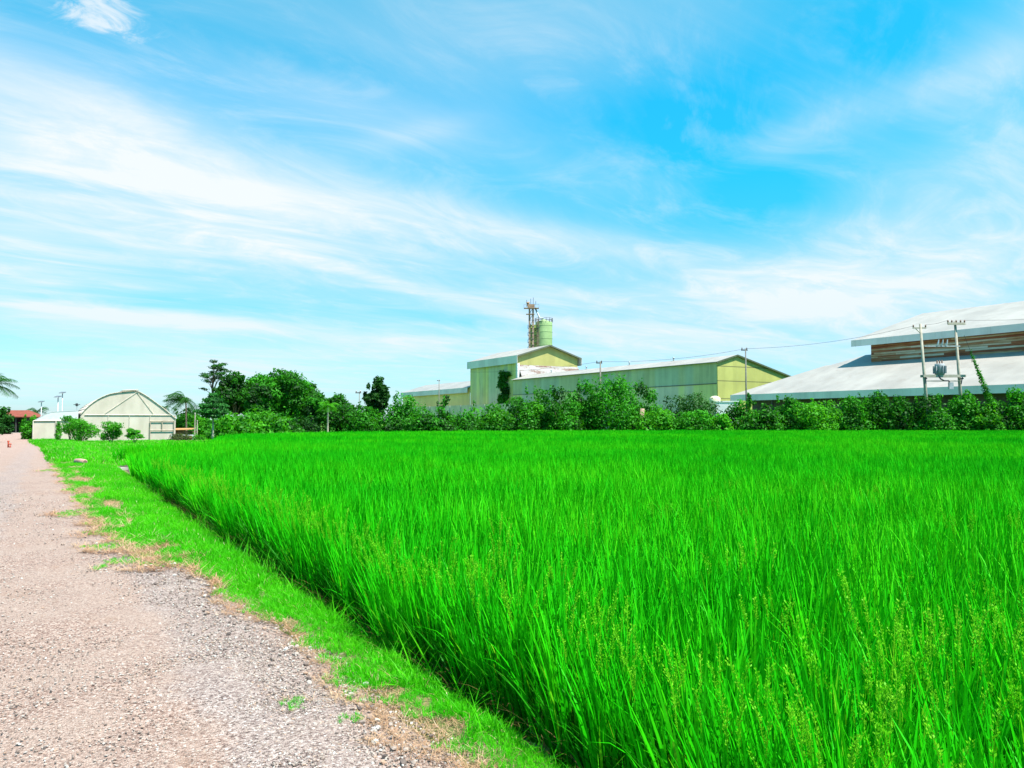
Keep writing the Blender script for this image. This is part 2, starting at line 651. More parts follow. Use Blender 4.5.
rd = MB()
us = np.concatenate([np.arange(-8, 20, .18), np.arange(20, 60, .5), np.arange(60, 131, 3)])
prev = None
for u in us:
    re = road_edge(u) + .22 + .05 * vn(u * 2.2)
    le = left_edge(u) - .1 + .08 * vn(u * 1.3, 4)
    row = [(le - .5, u, GZ - .02)]
    for k in range(15):
        v = le + (re - le) * k / 14
        z = .012 * vn(v * 2.1 + u * .35, 2) + .01 * vn(v * 5 - u * 1.3, 5) - (.05 if k == 14 else 0)
        if u > 60:
            z -= .03 * min(1, (u - 60) / 10)
        row.append((v, u, z - (.02 if k == 0 else 0)))
    row.append((re + .5, u, GZ - .02))
    if prev:
        for k in range(len(row) - 1):
            rd.face([prev[k], prev[k + 1], row[k + 1], row[k]])
    prev = row
road = rd.build('road', m_road, None, True)
road.rotation_euler = (0, 0, R(30))
tag(road, kind='structure')

FIELD_V = 2.16


def notch(u):
    """how far the cross bund pushes the rice back from the road side"""
    return 0


m_verge, nt, out = new_mat('verge_soil')
oc = objco(nt)
n1 = nt.noise(oc, 2.2, 6, .65)
n2 = nt.noise(oc, 45, 4, .7)
vc = nt.ramp(n1, [(.3, (.10, .15, .03)), (.5, (.14, .17, .05)), (.62, (.30, .21, .11)), (.8, (.36, .26, .17))])
vc = nt.mix(nt.rng(n2, .4, .75), vc, c4((.10, .085, .05)))
principled(nt, out, vc, .95, 0, .1, n2, .7, .02)
vg = MB()
prev = None
for u in us[us < 72]:
    a = road_edge(u) + .10
    bvals = [a - .12, a, a + .25 * (FIELD_V - a), a + .55 * (FIELD_V - a), a + .85 * (FIELD_V - a), FIELD_V + .12, FIELD_V + .5]
    zs = [-.055, .004 + .012 * vn(u * 2), .028 + .02 * vn(u * 1.3, 3), .02 + .02 * vn(u * 1.7, 5), -.05, -.125, GZ - .03]
    row = [(b, u, z) for b, z in zip(bvals, zs)]
    if prev:
        for k in range(len(row) - 1):
            vg.face([prev[k], prev[k + 1], row[k + 1], row[k]])
    prev = row
verge = vg.build('verge', m_verge, None, True)
verge.rotation_euler = (0, 0, R(30))
tag(verge, kind='structure')

# wet dark soil of the paddy
FAR_EDGE = [(60, 30), (108, 33.5), (140, 36), (175, 39), (212, 43), (222, 58), (240, 66), (300, 74), (400, 82), (520, 88), (720, 91), (1024, 88), (1130, 86), (1400, 80)]
m_soil, nt, out = new_mat('paddy_soil')
n1 = nt.noise(objco(nt), 3, 6, .7)
principled(nt, out, nt.ramp(n1, [(.3, (.035, .03, .018)), (.7, (.09, .07, .04))]), .8, 0, .4, n1, .6, .04)
fs = MB()
poly = [W(FIELD_V - .05, -6, GZ + .006), W(60, -6, GZ + .006)] + [P(px, d, GZ + .006) for px, d in reversed(FAR_EDGE[1:])] + [W(FIELD_V - .05, 36, GZ + .006)]
fs.face(poly)
fo = fs.build('paddy_soil', m_soil)
tag(fo, kind='structure')


# ------------------------------------------------------------------ instanced grasses
def blade(mb, base, az_, length, width, lean, curl, seg, mi, rng, twist=.5):
    """a tapering leaf blade that bends over towards az_"""
    p = Vector(base)
    th = lean
    pts, ws = [], []
    for k in range(seg + 1):
        t = k / seg
        pts.append(p.copy())
        ws.append(width * (0.55 + .45 * min(1, t * 4)) * (1 - t ** 2.2) + width * .04)
        th = lean + curl * t ** 1.6
        step = length / seg
        p = p + Vector((math.cos(az_) * math.sin(th), math.sin(az_) * math.sin(th), math.cos(th))) * step
    sd = az_ + PI / 2 + rng.uniform(-twist, twist)
    s0 = Vector((math.cos(sd), math.sin(sd), 0))
    i = len(mb.v)
    for q, w in zip(pts, ws):
        mb.v.append(tuple(q - s0 * w * .5))
        mb.v.append(tuple(q + s0 * w * .5))
    for k in range(seg):
        a = i + 2 * k
        mb.f.append((a, a + 1, a + 3, a + 2))
        mb.mi.append(mi)
    return pts


def panicle(mb, base, az_, length, rng, mi):
    """a young ear: a fine stalk with grains hanging off it"""
    p = Vector(base)
    th = .08
    pts = []
    for k in range(10):
        pts.append(p.copy())
        th = .08 + .5 * (k / 9) ** 2
        p = p + Vector((math.cos(az_) * math.sin(th), math.sin(az_) * math.sin(th), math.cos(th))) * length / 9
    mb.tube(pts, [.0016] * 9 + [.0008], 3, mi, False)
    for q in pts[2:]:
        for _ in range(7):
            a = rng.uniform(0, 6.28)
            d = Vector((math.cos(a) * .5, math.sin(a) * .5, rng.uniform(.3, 1))).normalized()
            c = q + d * rng.uniform(.006, .016) + Vector((0, 0, rng.uniform(-.02, .02)))
            s = d.cross(Vector((rng.uniform(-1, 1), rng.uniform(-1, 1), rng.uniform(-1, 1)))).normalized()
            mb.face([c - d * .007, c + s * .0032, c + d * .007, c - s * .0032], mi)


def proto(name, mb, mats):
    me = bpy.data.meshes.new(name)
    me.from_pydata(mb.v, [], mb.f)
    for m in mats:
        me.materials.append(m)
    me.polygons.foreach_set('material_index', mb.mi)
    me.update()
    return bpy.data.objects.new(name, me)


def scatter(name, pts, rot, scl, idx, protos, mat, label=None, cat=None):
    """one object whose points carry copies of the little meshes in protos"""
    coll = bpy.data.collections.new(name + '_sources')
    for o in protos:
        coll.objects.link(o)
    n = len(pts)
    me = bpy.data.meshes.new(name)
    me.vertices.add(n)
    me.vertices.foreach_set('co', np.asarray(pts, np.float32).ravel())
    for nm, ty, key, arr in (('rot', 'FLOAT_VECTOR', 'vector', rot), ('scl', 'FLOAT_VECTOR', 'vector', scl), ('idx', 'INT', 'value', idx)):
        at = me.attributes.new(nm, ty, 'POINT')
        at.data.foreach_set(key, np.asarray(arr, np.int32 if ty == 'INT' else np.float32).ravel())
    me.materials.append(mat)
    o = bpy.data.objects.new(name, me)
    COL.objects.link(o)
    t = bpy.data.node_groups.new(name + '_scatter', 'GeometryNodeTree')
    t.interface.new_socket('Geometry', in_out='INPUT', socket_type='NodeSocketGeometry')
    t.interface.new_socket('Geometry', in_out='OUTPUT', socket_type='NodeSocketGeometry')
    nd = t.nodes
    gi, go = nd.new('NodeGroupInput'), nd.new('NodeGroupOutput')
    ci = nd.new('GeometryNodeCollectionInfo')
    ci.inputs['Collection'].default_value = coll
    ci.inputs['Separate Children'].default_value = True
    ci.inputs['Reset Children'].default_value = True
    ip = nd.new('GeometryNodeInstanceOnPoints')
    ip.inputs['Pick Instance'].default_value = True

    def attr(nm, ty):
        a = nd.new('GeometryNodeInputNamedAttribute')
        a.data_type = ty
        a.inputs['Name'].default_value = nm
        return a.outputs['Attribute']
    e2r = nd.new('FunctionNodeEulerToRotation')
    t.links.new(attr('rot', 'FLOAT_VECTOR'), e2r.inputs[0])
    t.links.new(e2r.outputs[0], ip.inputs['Rotation'])
    t.links.new(attr('scl', 'FLOAT_VECTOR'), ip.inputs['Scale'])
    t.links.new(attr('idx', 'INT'), ip.inputs['Instance Index'])
    t.links.new(gi.outputs[0], ip.inputs['Points'])
    t.links.new(ci.outputs[0], ip.inputs['Instance'])
    t.links.new(ip.outputs[0], go.inputs[0])
    md = o.modifiers.new('scatter', 'NODES')
    md.node_group = t
    tag(o, label, cat, None, 'stuff')
    return o


RICE = blade_mat('rice_leaf', (.006, .29, .003), (.018, .42, .003), (.085, .52, .005), .09, .22, .004)
RICE_Y = blade_mat('rice_ear', (.08, .46, .006), (.13, .52, .008), (.22, .56, .02), .2, .4, .006)
RICE_D = blade_mat('rice_dead_leaf', (.14, .10, .035), (.26, .19, .07), (.20, .26, .03), .5, .3)
GRASS = blade_mat('verge_grass', (.035, .40, .005), (.07, .52, .006), (.12, .58, .010), .5, .5, .006)
STRAW = blade_mat('straw', (.38, .19, .10), (.47, .28, .16), (.52, .38, .24), 1.2, .25)

rr = random.Random(3)
protos = []


def rice_tuft(n, base_r, h0, h1, w0, w1, seg, ears=0, dead=0, lean=(.02, .30), yellow=0, old=0):
    mb = MB()
    for k in range(old):  # short low blades in the green that carries painted shade
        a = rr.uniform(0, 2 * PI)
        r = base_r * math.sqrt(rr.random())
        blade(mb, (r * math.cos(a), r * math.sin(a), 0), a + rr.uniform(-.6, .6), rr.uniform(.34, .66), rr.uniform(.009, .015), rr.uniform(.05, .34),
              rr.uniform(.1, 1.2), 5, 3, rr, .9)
    for k in range(n):
        a = rr.uniform(0, 2 * PI)
        r = base_r * math.sqrt(rr.random())
        L = rr.uniform(h0, h1)
        le = rr.uniform(*lean)
        droop = rr.random() < .13
        mi = 1 if k < yellow else 0
        blade(mb, (r * math.cos(a), r * math.sin(a), 0), a + rr.uniform(-.9, .9), L, rr.uniform(w0, w1) * (2.15 if seg == 6 else 1.75), le,
              rr.uniform(.9, 1.7) if droop else rr.uniform(.05, .5), seg, mi, rr, .9)
    for k in range(dead):
        a = rr.uniform(0, 2 * PI)
        blade(mb, (base_r * math.cos(a), base_r * math.sin(a), 0), a, rr.uniform(.25, .5), rr.uniform(.004, .007), rr.uniform(.35, .8),
              rr.uniform(.7, 1.7), seg, 2, rr, .8)
    for k in range(ears):
        a = rr.uniform(0, 2 * PI)
        r = base_r * rr.random()
        b = blade(mb, (r * math.cos(a), r * math.sin(a), 0), a, rr.uniform(.56, .68), .004, .08, .05, 3, 1, rr)
        panicle(mb, b[-1], a, rr.uniform(.13, .19), rr, 1)
    return mb


RICE_SHADE = blade_mat('rice_shaded_leaf', (.006, .11, .003), (.010, .17, .004), (.03, .22, .005), .3, .15, .004)  # low older leaves, darkened to paint the shade along the field edge
RM = [RICE, RICE_Y, RICE_D, RICE_SHADE]
for k in range(4):
    protos.append(proto('rice_tuft_a%d' % k, rice_tuft(20, .05, .56, .88, .007, .0115, 6, 0, 1, (.02, .20)), RM))
for k in range(3):
    protos.append(proto('rice_tuft_b%d' % k, rice_tuft(24, .05, .56, .80, .007, .011, 6, 3 + 2 * k, 1, (.02, .3), 3), RM))
for k in range(2):
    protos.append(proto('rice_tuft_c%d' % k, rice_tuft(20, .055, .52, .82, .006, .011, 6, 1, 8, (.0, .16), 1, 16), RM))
for k in range(3):
    protos.append(proto('rice_tuft_d%d' % k, rice_tuft(26, .09, .60, .84, .011, .016, 4, 0, 0, (.02, .28), 1 if k == 2 else 0), RM))
for k in range(3):
    protos.append(proto('rice_tuft_e%d' % k, rice_tuft(40, .22, .60, .84, .018, .027, 3, 0, 0, (.02, .26), 1 if k == 2 else 0), RM))

far_px = np.array([a for a, _ in FAR_EDGE], float)
far_d = np.array([b for _, b in FAR_EDGE], float)


def rice_ok(x, y):
    v = x * NX.x + y * NX.y
    u = x * DX.x + y * DX.y
    px = CX + F_PX * x / np.maximum(y, .3)
    ed = FIELD_V + .04 + .05 * np.sin(u * 2.1) + .04 * np.sin(u * 5.3 + 1)
    ok = (v > ed) & (y < np.interp(px, far_px, far_d))
    w = np.clip((v - FIELD_V) / 5.0, 0, 1)
    c = 33.2 + 1.1 * (v - FIELD_V)
    half = 4.6 * (1 - w) ** 1.2
    ok &= ~(np.abs(u - c) < half)
    ok &= (np.abs(x) < y * .70 + 3.0)
    return ok, v, u


PT, RT, SC, IX = [], [], [], []


def rice_zone(y0, y1, sp_, kinds, hs=1.0, strip=None):
    xs = np.arange(-y1 * .7 - 4, y1 * .7 + 4, sp_)
    ys = np.arange(y0, y1, sp_)
    X, Y = np.meshgrid(xs, ys)
    X = X.ravel() + RNG.uniform(-.42, .42, X.size) * sp_
    Y = Y.ravel() + RNG.uniform(-.42, .42, Y.size) * sp_
    ok, v, u = rice_ok(X, Y)
    if strip:
        ok &= (v < FIELD_V + strip)
    X, Y, v, u = X[ok], Y[ok], v[ok], u[ok]
    n = len(X)
    h = 1 + .07 * np.sin(X * .9 + np.sin(Y * .7) * 1.5) * np.sin(Y * 1.1 + 1) + RNG.normal(0, .06, n)
    h *= np.where(v < FIELD_V + .25, RNG.uniform(.88, 1.02, n), 1)
    h *= np.where((u > 34.5), .93, 1.0) * hs
    idx = np.array(kinds)[RNG.integers(0, len(kinds), n)]
    near = (Y < 13) | (strip is not None)
    if near.any():
        eary = np.clip(np.sin(X * 1.3 + 2) * np.sin(Y * 1.1 + .4) * .5 + .04, .015, .42) * np.clip(1.35 - Y / 6.5, .07, 1)
        pick = near & (RNG.uniform(0, 1, n) < eary)
        idx[pick] = RNG.integers(4, 7, pick.sum())
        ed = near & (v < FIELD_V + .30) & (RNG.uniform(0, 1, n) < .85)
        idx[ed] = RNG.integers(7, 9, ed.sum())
    PT.append(np.c_[X, Y, np.full(n, GZ + .01)])
    tl = RNG.normal(0, .06, (n, 2))
    lean_out = np.where(v < FIELD_V + .3, .04, 0.0)
    tl[:, 0] += -NX.y * -lean_out
    tl[:, 1] += -NX.x * lean_out
    RT.append(np.c_[tl[:, 0], tl[:, 1] , RNG.uniform(0, 0.001, n)])
    s = h * RNG.uniform(.95, 1.05, n)
    SC.append(np.c_[s, s, h])
    IX.append(idx)
    # random turn goes first, tilt after: fold the turn into the euler's z
    RT[-1][:, 2] = RNG.uniform(0, 2 * PI, n)


rice_zone(.6, 20, .10, [0, 1, 2, 3], 1.0, .34)
rice_zone(.6, 13, .168, [0, 1, 2, 3])
rice_zone(13, 36, .22, [9, 10, 11])
rice_zone(36, 93, .42, [12, 13, 14])
rot = np.vstack(RT)
# tilt expressed in world axes: euler XYZ applies x, y then z, so turn the tilt vector back by z
cz, sz_ = np.cos(-rot[:, 2]), np.sin(-rot[:, 2])
tx, ty = rot[:, 0] * cz - rot[:, 1] * sz_, rot[:, 0] * sz_ + rot[:, 1] * cz
rot[:, 0], rot[:, 1] = tx, ty
scatter('rice', np.vstack(PT), rot, np.vstack(SC), np.concatenate(IX), protos, RICE,
        'lush bright green rice crop filling the paddy beside the gravel road', 'rice')

# short verge grass
gp = []


def grass_tuft(n, base_r, h0, h1, w, seg, lean, straw=0):
    mb = MB()
    for k in range(n):
        a = rr.uniform(0, 2 * PI)
        r = base_r * math.sqrt(rr.random())
        blade(mb, (r * math.cos(a), r * math.sin(a), -.003), rr.uniform(0, 6.28), rr.uniform(h0, h1), w * rr.uniform(.7, 1.3), rr.uniform(*lean),
              rr.uniform(.1, 1.1), seg, 1 if k < straw else 0, rr, .9)
    return mb


for k in range(3):
    gp.append(proto('grass_tuft_a%d' % k, grass_tuft(16, .03, .035, .085, .0042, 4, (.1, .8), k // 2), [GRASS, STRAW]))
for k in range(2):
    gp.append(proto('grass_tuft_b%d' % k, grass_tuft(24, .07, .05, .10, .007, 3, (.1, .8), 1), [GRASS, STRAW]))
for k in range(2):
    gp.append(proto('grass_tuft_c%d' % k, grass_tuft(36, .20, .07, .16, .016, 3, (.1, .8), 2), [GRASS, STRAW]))
for k in range(2):   # long weeds at the foot of the rice
    gp.append(proto('grass_tuft_d%d' % k, grass_tuft(10, .05, .12, .30, .006, 5, (.1, .9), 0), [GRASS, STRAW]))

ISL = []     # grass islands out on the gravel: x, y, half length, half width, angle
for px, py, a, b in ((128, 545, .42, .15), (175, 561, .34, .12), (128, 560, .22, .09), (140, 556, .2, .1), (300, 699, .09, .035), (352, 715, .08, .03), (334, 676, .05, .03),
                     (350, 690, .045, .03), (95, 486, .4, .2), (83, 512, .35, .2), (62, 470, .5, .25), (110, 532, .3, .12), (103, 567, .06, .05), (120, 520, .35, .2)):
    d = CAM_H * F_PX / (py - HY)
    ISL.append(((px - CX) / F_PX * d, d, a, b))
BARE = []    # bare or strawy gaps
for px, py, a, b in ((165, 549, .30, .06), (185, 557, .2, .05), (150, 569, .32, .035), (118, 463, .8, .35), (385, 690, .16, .03),
                     (420, 728, .25, .06),):
    d = CAM_H * F_PX / (py - HY)
    BARE.append(((px - CX) / F_PX * d, d, a, b))


def inside(X, Y, lst, grow=1.0):
    ok = np.zeros(len(X), bool)
    wob = .18 * np.sin(X * 11 + np.sin(Y * 9) * 2) + .15 * np.sin(Y * 17 + X * 5)
    for cx_, cy_, a, b in lst:
        dx, dy = X - cx_, Y - cy_
        # long axis lies across the view
        ok |= (dx / (a * grow)) ** 2 + (dy / (b * 3.0 * grow)) ** 2 < 1 + wob * 1.6
    return ok


def verge_height(v, u):
    a = np.interp(u, EDGE_U, EDGE_V) + .10
    t = (v - a) / (FIELD_V - a)
    return np.interp(t, [-.2, 0, .25, .55, .85, 1.06, 1.3], [0, .004, .028, .02, -.05, -.125, GZ])


GPt, GR, GS, GI = [], [], [], []
SPt, SR, SS, SI = [], [], [], []


def grass_zone(y0, y1, sp_, kinds, vmax=FIELD_V - .08):
    us_ = np.arange(y0 / .95 - 2, y1 * 1.22 + 2, sp_)
    vs_ = np.arange(-1.6, vmax, sp_)
    U, V = np.meshgrid(us_, vs_)
    U = U.ravel() + RNG.uniform(-.45, .45, U.size) * sp_
    V = V.ravel() + RNG.uniform(-.45, .45, V.size) * sp_
    X = V * NX.x + U * DX.x
    Y = V * NX.y + U * DX.y
    edge = np.interp(U, EDGE_U, EDGE_V) + .07 * np.sin(U * 2.3) + .05 * np.sin(U * 6.1 + 1) + .03 * np.sin(U * 15)
    isl = inside(X, Y, ISL)
    strip_d = np.abs(V - edge - .40 - .12 * np.sin(U * .9) - .06 * np.sin(U * 3.7))
    strip_w = .27 * np.clip(np.sin((U - 12.5) / 18 * PI), 0, 1) * (.75 + .4 * np.sin(U * 1.6)) + .06 * np.sin(U * 8 + V * 9)
    strip_b = (strip_d < strip_w) & (U > 12.5) & (U < 30)
    strip_b |= (np.abs(V - edge - .5) < .25) & (U > 27) & (U < 36) & (np.sin(U * 1.7) > .2)
    bare = (inside(X, Y, BARE) | strip_b) & ~isl
    soft = RNG.uniform(-.05, .05, len(X))
    thin = np.sin(V * 9 + np.sin(U * 2.2) * 2) * np.sin(U * 3.1 + V * 4)
    ok = ((V > edge + soft) & ~bare & (thin > -.93)) | (isl & (RNG.uniform(0, 1, len(X)) < .8))
    rng_ok = (Y > y0) & (Y <= y1) & (np.abs(X) < Y * .75 + 2)
    ok &= rng_ok
    # straw along the edge and in the bare gaps
    st = rng_ok & ((np.abs(V - edge + .03) < .06 + .10 * np.clip(np.sin(U * 1.9 + .5), 0, 1)) | inside(X, Y, BARE, 1.12) | strip_b | (inside(X, Y, ISL, 1.2) & ~isl)) & (RNG.uniform(0, 1, len(X)) < .55)
    for sel, Pp, Rr, Ss, Ii, kk in ((ok, GPt, GR, GS, GI, kinds), (st, SPt, SR, SS, SI, [0, 1, 2])):
        x, y, v, u = X[sel], Y[sel], V[sel], U[sel]
        n = len(x)
        z = np.where(v > edge[sel] - .1, verge_height(v, u), .005)
        Pp.append(np.c_[x, y, z])
        Rr.append(np.c_[RNG.normal(0, .12, (n, 2)), RNG.uniform(0, 6.28, n)])
        s = RNG.uniform(.65, 1.3, n)
        if kk is kinds:
            s *= np.where(isl[sel], .75, 1.0) * np.clip(.55 + (v - edge[sel]) * 1.6, .55, 1.25)
            ii = np.array(kk)[RNG.integers(0, len(kk), n)]
            lw = (v > FIELD_V - .28) & (RNG.uniform(0, 1, n) < (.025 if y1 < 14 else .06))
            ii[lw] = RNG.integers(7, 9, lw.sum())
        else:
            s *= (1.0 if y1 < 14 else 2.2)
            ii = RNG.integers(0, 3, n)
        Ss.append(np.c_[s, s, s])
        Ii.append(ii)


grass_zone(2.0, 7.5, .030, [0, 1, 2])
grass_zone(7.5, 14, .045, [0, 1, 2, 3, 4])
grass_zone(14, 30, .085, [3, 4])
grass_zone(30, 62, .20, [5, 6])
# yard in front of the greenhouse, the cross bund and the strip along the far edge of the paddy
yn = 9000
px_ = RNG.uniform(20, 260, yn)
dd = RNG.uniform(31, 78, yn)
X, Y = (px_ - CX) / F_PX * dd, dd
ok, v, u = rice_ok(X, Y)
sel = (~ok) & (v > np.interp(u, EDGE_U, EDGE_V) + .1)
n = sel.sum()
GPt.append(np.c_[X[sel], Y[sel], np.where(v[sel] < FIELD_V, verge_height(v[sel], u[sel]), GZ)])
GR.append(np.c_[np.zeros((n, 2)), RNG.uniform(0, 6.28, n)])
s = RNG.uniform(.8, 1.8, n)
GS.append(np.c_[s, s, s])
GI.append(RNG.integers(5, 7, n))
yn = 5000
px_ = RNG.uniform(215, 1110, yn)
dd = np.interp(px_, far_px, far_d) + RNG.uniform(-.5, 5, yn)
GPt.append(np.c_[(px_ - CX) / F_PX * dd, dd, np.full(yn, GZ)])
GR.append(np.c_[np.zeros((yn, 2)), RNG.uniform(0, 6.28, yn)])
s = RNG.uniform(2, 4.5, yn)
GS.append(np.c_[s, s, s])
GI.append(RNG.integers(5, 7, yn))
# left roadside
yn = 2500
uu = RNG.uniform(20, 60, yn)
vv_ = np.array([left_edge(a) for a in uu]) - np.abs(RNG.normal(0, 1.2, yn))
GPt.append(np.c_[vv_ * NX.x + uu * DX.x, vv_ * NX.y + uu * DX.y, np.full(yn, GZ + .03)])
GR.append(np.c_[np.zeros((yn, 2)), RNG.uniform(0, 6.28, yn)])
s = RNG.uniform(.8, 1.7, yn)
GS.append(np.c_[s, s, s])
GI.append(RNG.integers(5, 7, yn))
scatter('grass', np.vstack(GPt), np.vstack(GR), np.vstack(GS), np.concatenate(GI), gp, GRASS,
        'short bright grass on the verge between gravel road and rice', 'grass')

spr_ = []
for k in range(3):
    mb = MB()
    for q in range(9):
        blade(mb, (rr.uniform(-.03, .03), rr.uniform(-.03, .03), .002), rr.uniform(0, 6.28), rr.uniform(.03, .09), .003, rr.uniform(1.1, 1.5), rr.uniform(.0, .15), 2, 0, rr)
    spr_.append(proto('straw_tuft_a%d' % k, mb, [STRAW]))
scatter('dry_grass', np.vstack(SPt), np.vstack(SR), np.vstack(SS), np.concatenate(SI), spr_, STRAW,
        'dry straw coloured grass clippings along the gravel edge', 'dry grass')

# loose stones
m_stone, nt, out = new_mat('loose_stone')
oi = nt.node('ShaderNodeObjectInfo')
sc_ = nt.ramp(oi.outputs['Random'], [(0, (.09, .07, .065)), (.2, (.22, .165, .14)), (.45, (.33, .26, .225)), (.7, (.40, .35, .325)), (.86, (.36, .23, .165)), (.96, (.48, .44, .40)), (1, (.62, .60, .57))])
ssc = nt.node('ShaderNodeVectorMath', operation='SCALE')
nt.put(ssc.inputs[0], sc_)
ssc.inputs['Scale'].default_value = .9
principled(nt, out, ssc.outputs[0], .85, 0, .2)
import bmesh
stp = []
for k in range(5):
    bm = bmesh.new()
    bmesh.ops.create_icosphere(bm, subdivisions=1, radius=1)
    for v_ in bm.verts:
        v_.co = Vector((v_.co.x * rr.uniform(.8, 1.25), v_.co.y * rr.uniform(.6, .95), v_.co.z * rr.uniform(.4, .65)))
    me = bpy.data.meshes.new('stone_a%d' % k)
    bm.to_mesh(me)
    bm.free()
    me.materials.append(m_stone)
    stp.append(bpy.data.objects.new('stone_a%d' % k, me))
TP, TR, TS = [], [], []
for y0, y1, dens_, s0, s1 in ((3.0, 6, 4200, .0035, .011), (6, 10, 1300, .005, .013), (10, 18, 260, .008, .018)):
    area = (y1 - y0) * 7
    n = int(area * dens_)
    U = RNG.uniform(y0 - 1, y1 * 1.25, n)
    V = RNG.uniform(-2.9, 1.95, n)
    X = V * NX.x + U * DX.x
    Y = V * NX.y + U * DX.y
    edge = np.interp(U, EDGE_U, EDGE_V)
    prob = .25 + .75 * np.exp(-((V - 1.25) / .5) ** 2) + .4 * np.exp(-((V + .9) / .4) ** 2)
    ok = (Y > y0) & (Y < y1) & (np.abs(X) < Y * .72 + 1.2) & (V < edge + .12) & (RNG.uniform(0, 1, n) < prob)
    X, Y = X[ok], Y[ok]
    n = len(X)
    TP.append(np.c_[X, Y, np.full(n, .004)])
    TR.append(np.c_[RNG.normal(0, .3, (n, 2)), RNG.uniform(0, 6.28, n)])
    s = s0 + (s1 - s0) * RNG.uniform(0, 1, n) ** 2.6
    TS.append(np.c_[s, s, s])
# a few larger stones on the crumbling edge
n = 420
U = RNG.uniform(2.5, 12, n)
V = np.interp(U, EDGE_U, EDGE_V) + RNG.normal(-.12, .14, n)
TP.append(np.c_[V * NX.x + U * DX.x, V * NX.y + U * DX.y, np.full(n, .008)])
TR.append(np.c_[RNG.normal(0, .3, (n, 2)), RNG.uniform(0, 6.28, n)])
s = RNG.uniform(.008, .024, n)
TS.append(np.c_[s, s, s])
TPa = np.vstack(TP)
scatter('gravel', TPa, np.vstack(TR), np.vstack(TS), RNG.integers(0, 5, len(TPa)), stp, m_stone,
        'loose grey and brown stones strewn over the gravel road', 'gravel')

# ------------------------------------------------------------------ trees and bushes


def trunk_mesh(name, parent, h, r, rng, mat=BARK, limbs=(), bend=.04):
    mb = MB()
    pts = []
    for k in range(6):
        t = k / 5
        pts.append((bend * h * math.sin(t * 2.2 + rng.uniform(0, .4)), bend * h * math.sin(t * 1.7 + 1) - bend * h * math.sin(1), h * t - .05))
    mb.tube(pts, [r * (1.25 - .75 * k / 5) for k in range(6)], 7)
    top = Vector(pts[-1])
    for (c, rad) in limbs:
        c = Vector(c)
        k = rng.integers(2, 5)
        s = Vector(pts[k])
        mid = s.lerp(c, .5) + Vector((0, 0, .08 * h))
        mb.tube([s, mid, c], [r * .5, r * .3, r * .12], 5)
    return mb.build(name, mat, parent, True)


def bush(px, hw, ytop, dep, tone, label, name='bush', cat='bush', group='bushes along the far edge of the paddy', squash=.85, n=None, leaf=.34, seed=0,
         narrow=False, tone_mid=.5, z0=GZ):
    rng = np.random.default_rng(int(px) * 7 + seed + 900)
    tone_mid = .5 + (tone_mid - .55) * 1.7
    Rr = hw * 1.28 * dep / F_PX
    H = ZY(ytop, dep) - z0
    t = thing(name, P(px, dep, z0), label, cat, group)
    cl = []
    k = 13
    for i in range(k):
        a = 2 * PI * i / k * 2.4 + rng.uniform(0, .8)
        rad = Rr * (.15 + .62 * rng.uniform(0, 1) ** .6)
        top = H * (1 - .5 * (rad / Rr) ** 2)
        zc = rng.uniform(.22, .80) * top
        cr = Rr * rng.uniform(.32, .52)
        cz_ = min(cr * rng.uniform(.85, 1.15), H * .36)
        cl.append(((rad * math.cos(a), rad * math.sin(a) * squash, min(zc, H - cz_)), (cr, cr * .95, cz_)))
    for i in range(6):           # skirt down to the ground
        a = i * 1.05 + rng.uniform(-.3, .3)
        cl.append(((Rr * .6 * math.cos(a), Rr * .6 * squash * math.sin(a), H * .2), (Rr * .38, Rr * .38, H * .22)))
    cz_ = min(Rr * .4, H * .28)
    cl.append(((rng.uniform(-.25, .25) * Rr, 0, H - cz_ * .95), (Rr * .38, Rr * .38, cz_)))
    for i in range(4):           # loose shoots above the outline
        a = rng.uniform(0, 6.28)
        rad = Rr * rng.uniform(.1, .8)
        cl.append(((rad * math.cos(a), rad * math.sin(a), H * rng.uniform(.72, .95)), (Rr * .09, Rr * .09, H * rng.uniform(.08, .16))))
    nl = int((n or 0) * 1.8) or int(2600 + 200 * Rr * H)
    crown_mesh('foliage', cl, nl, leaf, LEAF[tone], t, rng, tone_mid=tone_mid)
    mb = MB()
    for i in range(5):
        a = rng.uniform(0, 6.28)
        e = Vector(cl[i][0])
        mb.tube([(.1 * math.cos(a), .1 * math.sin(a), -.05), (e.x * .4, e.y * .4, e.z * .55), tuple(e)], [.07, .05, .02], 5)
    mb.build('stem', BARK, t, True)
    return t


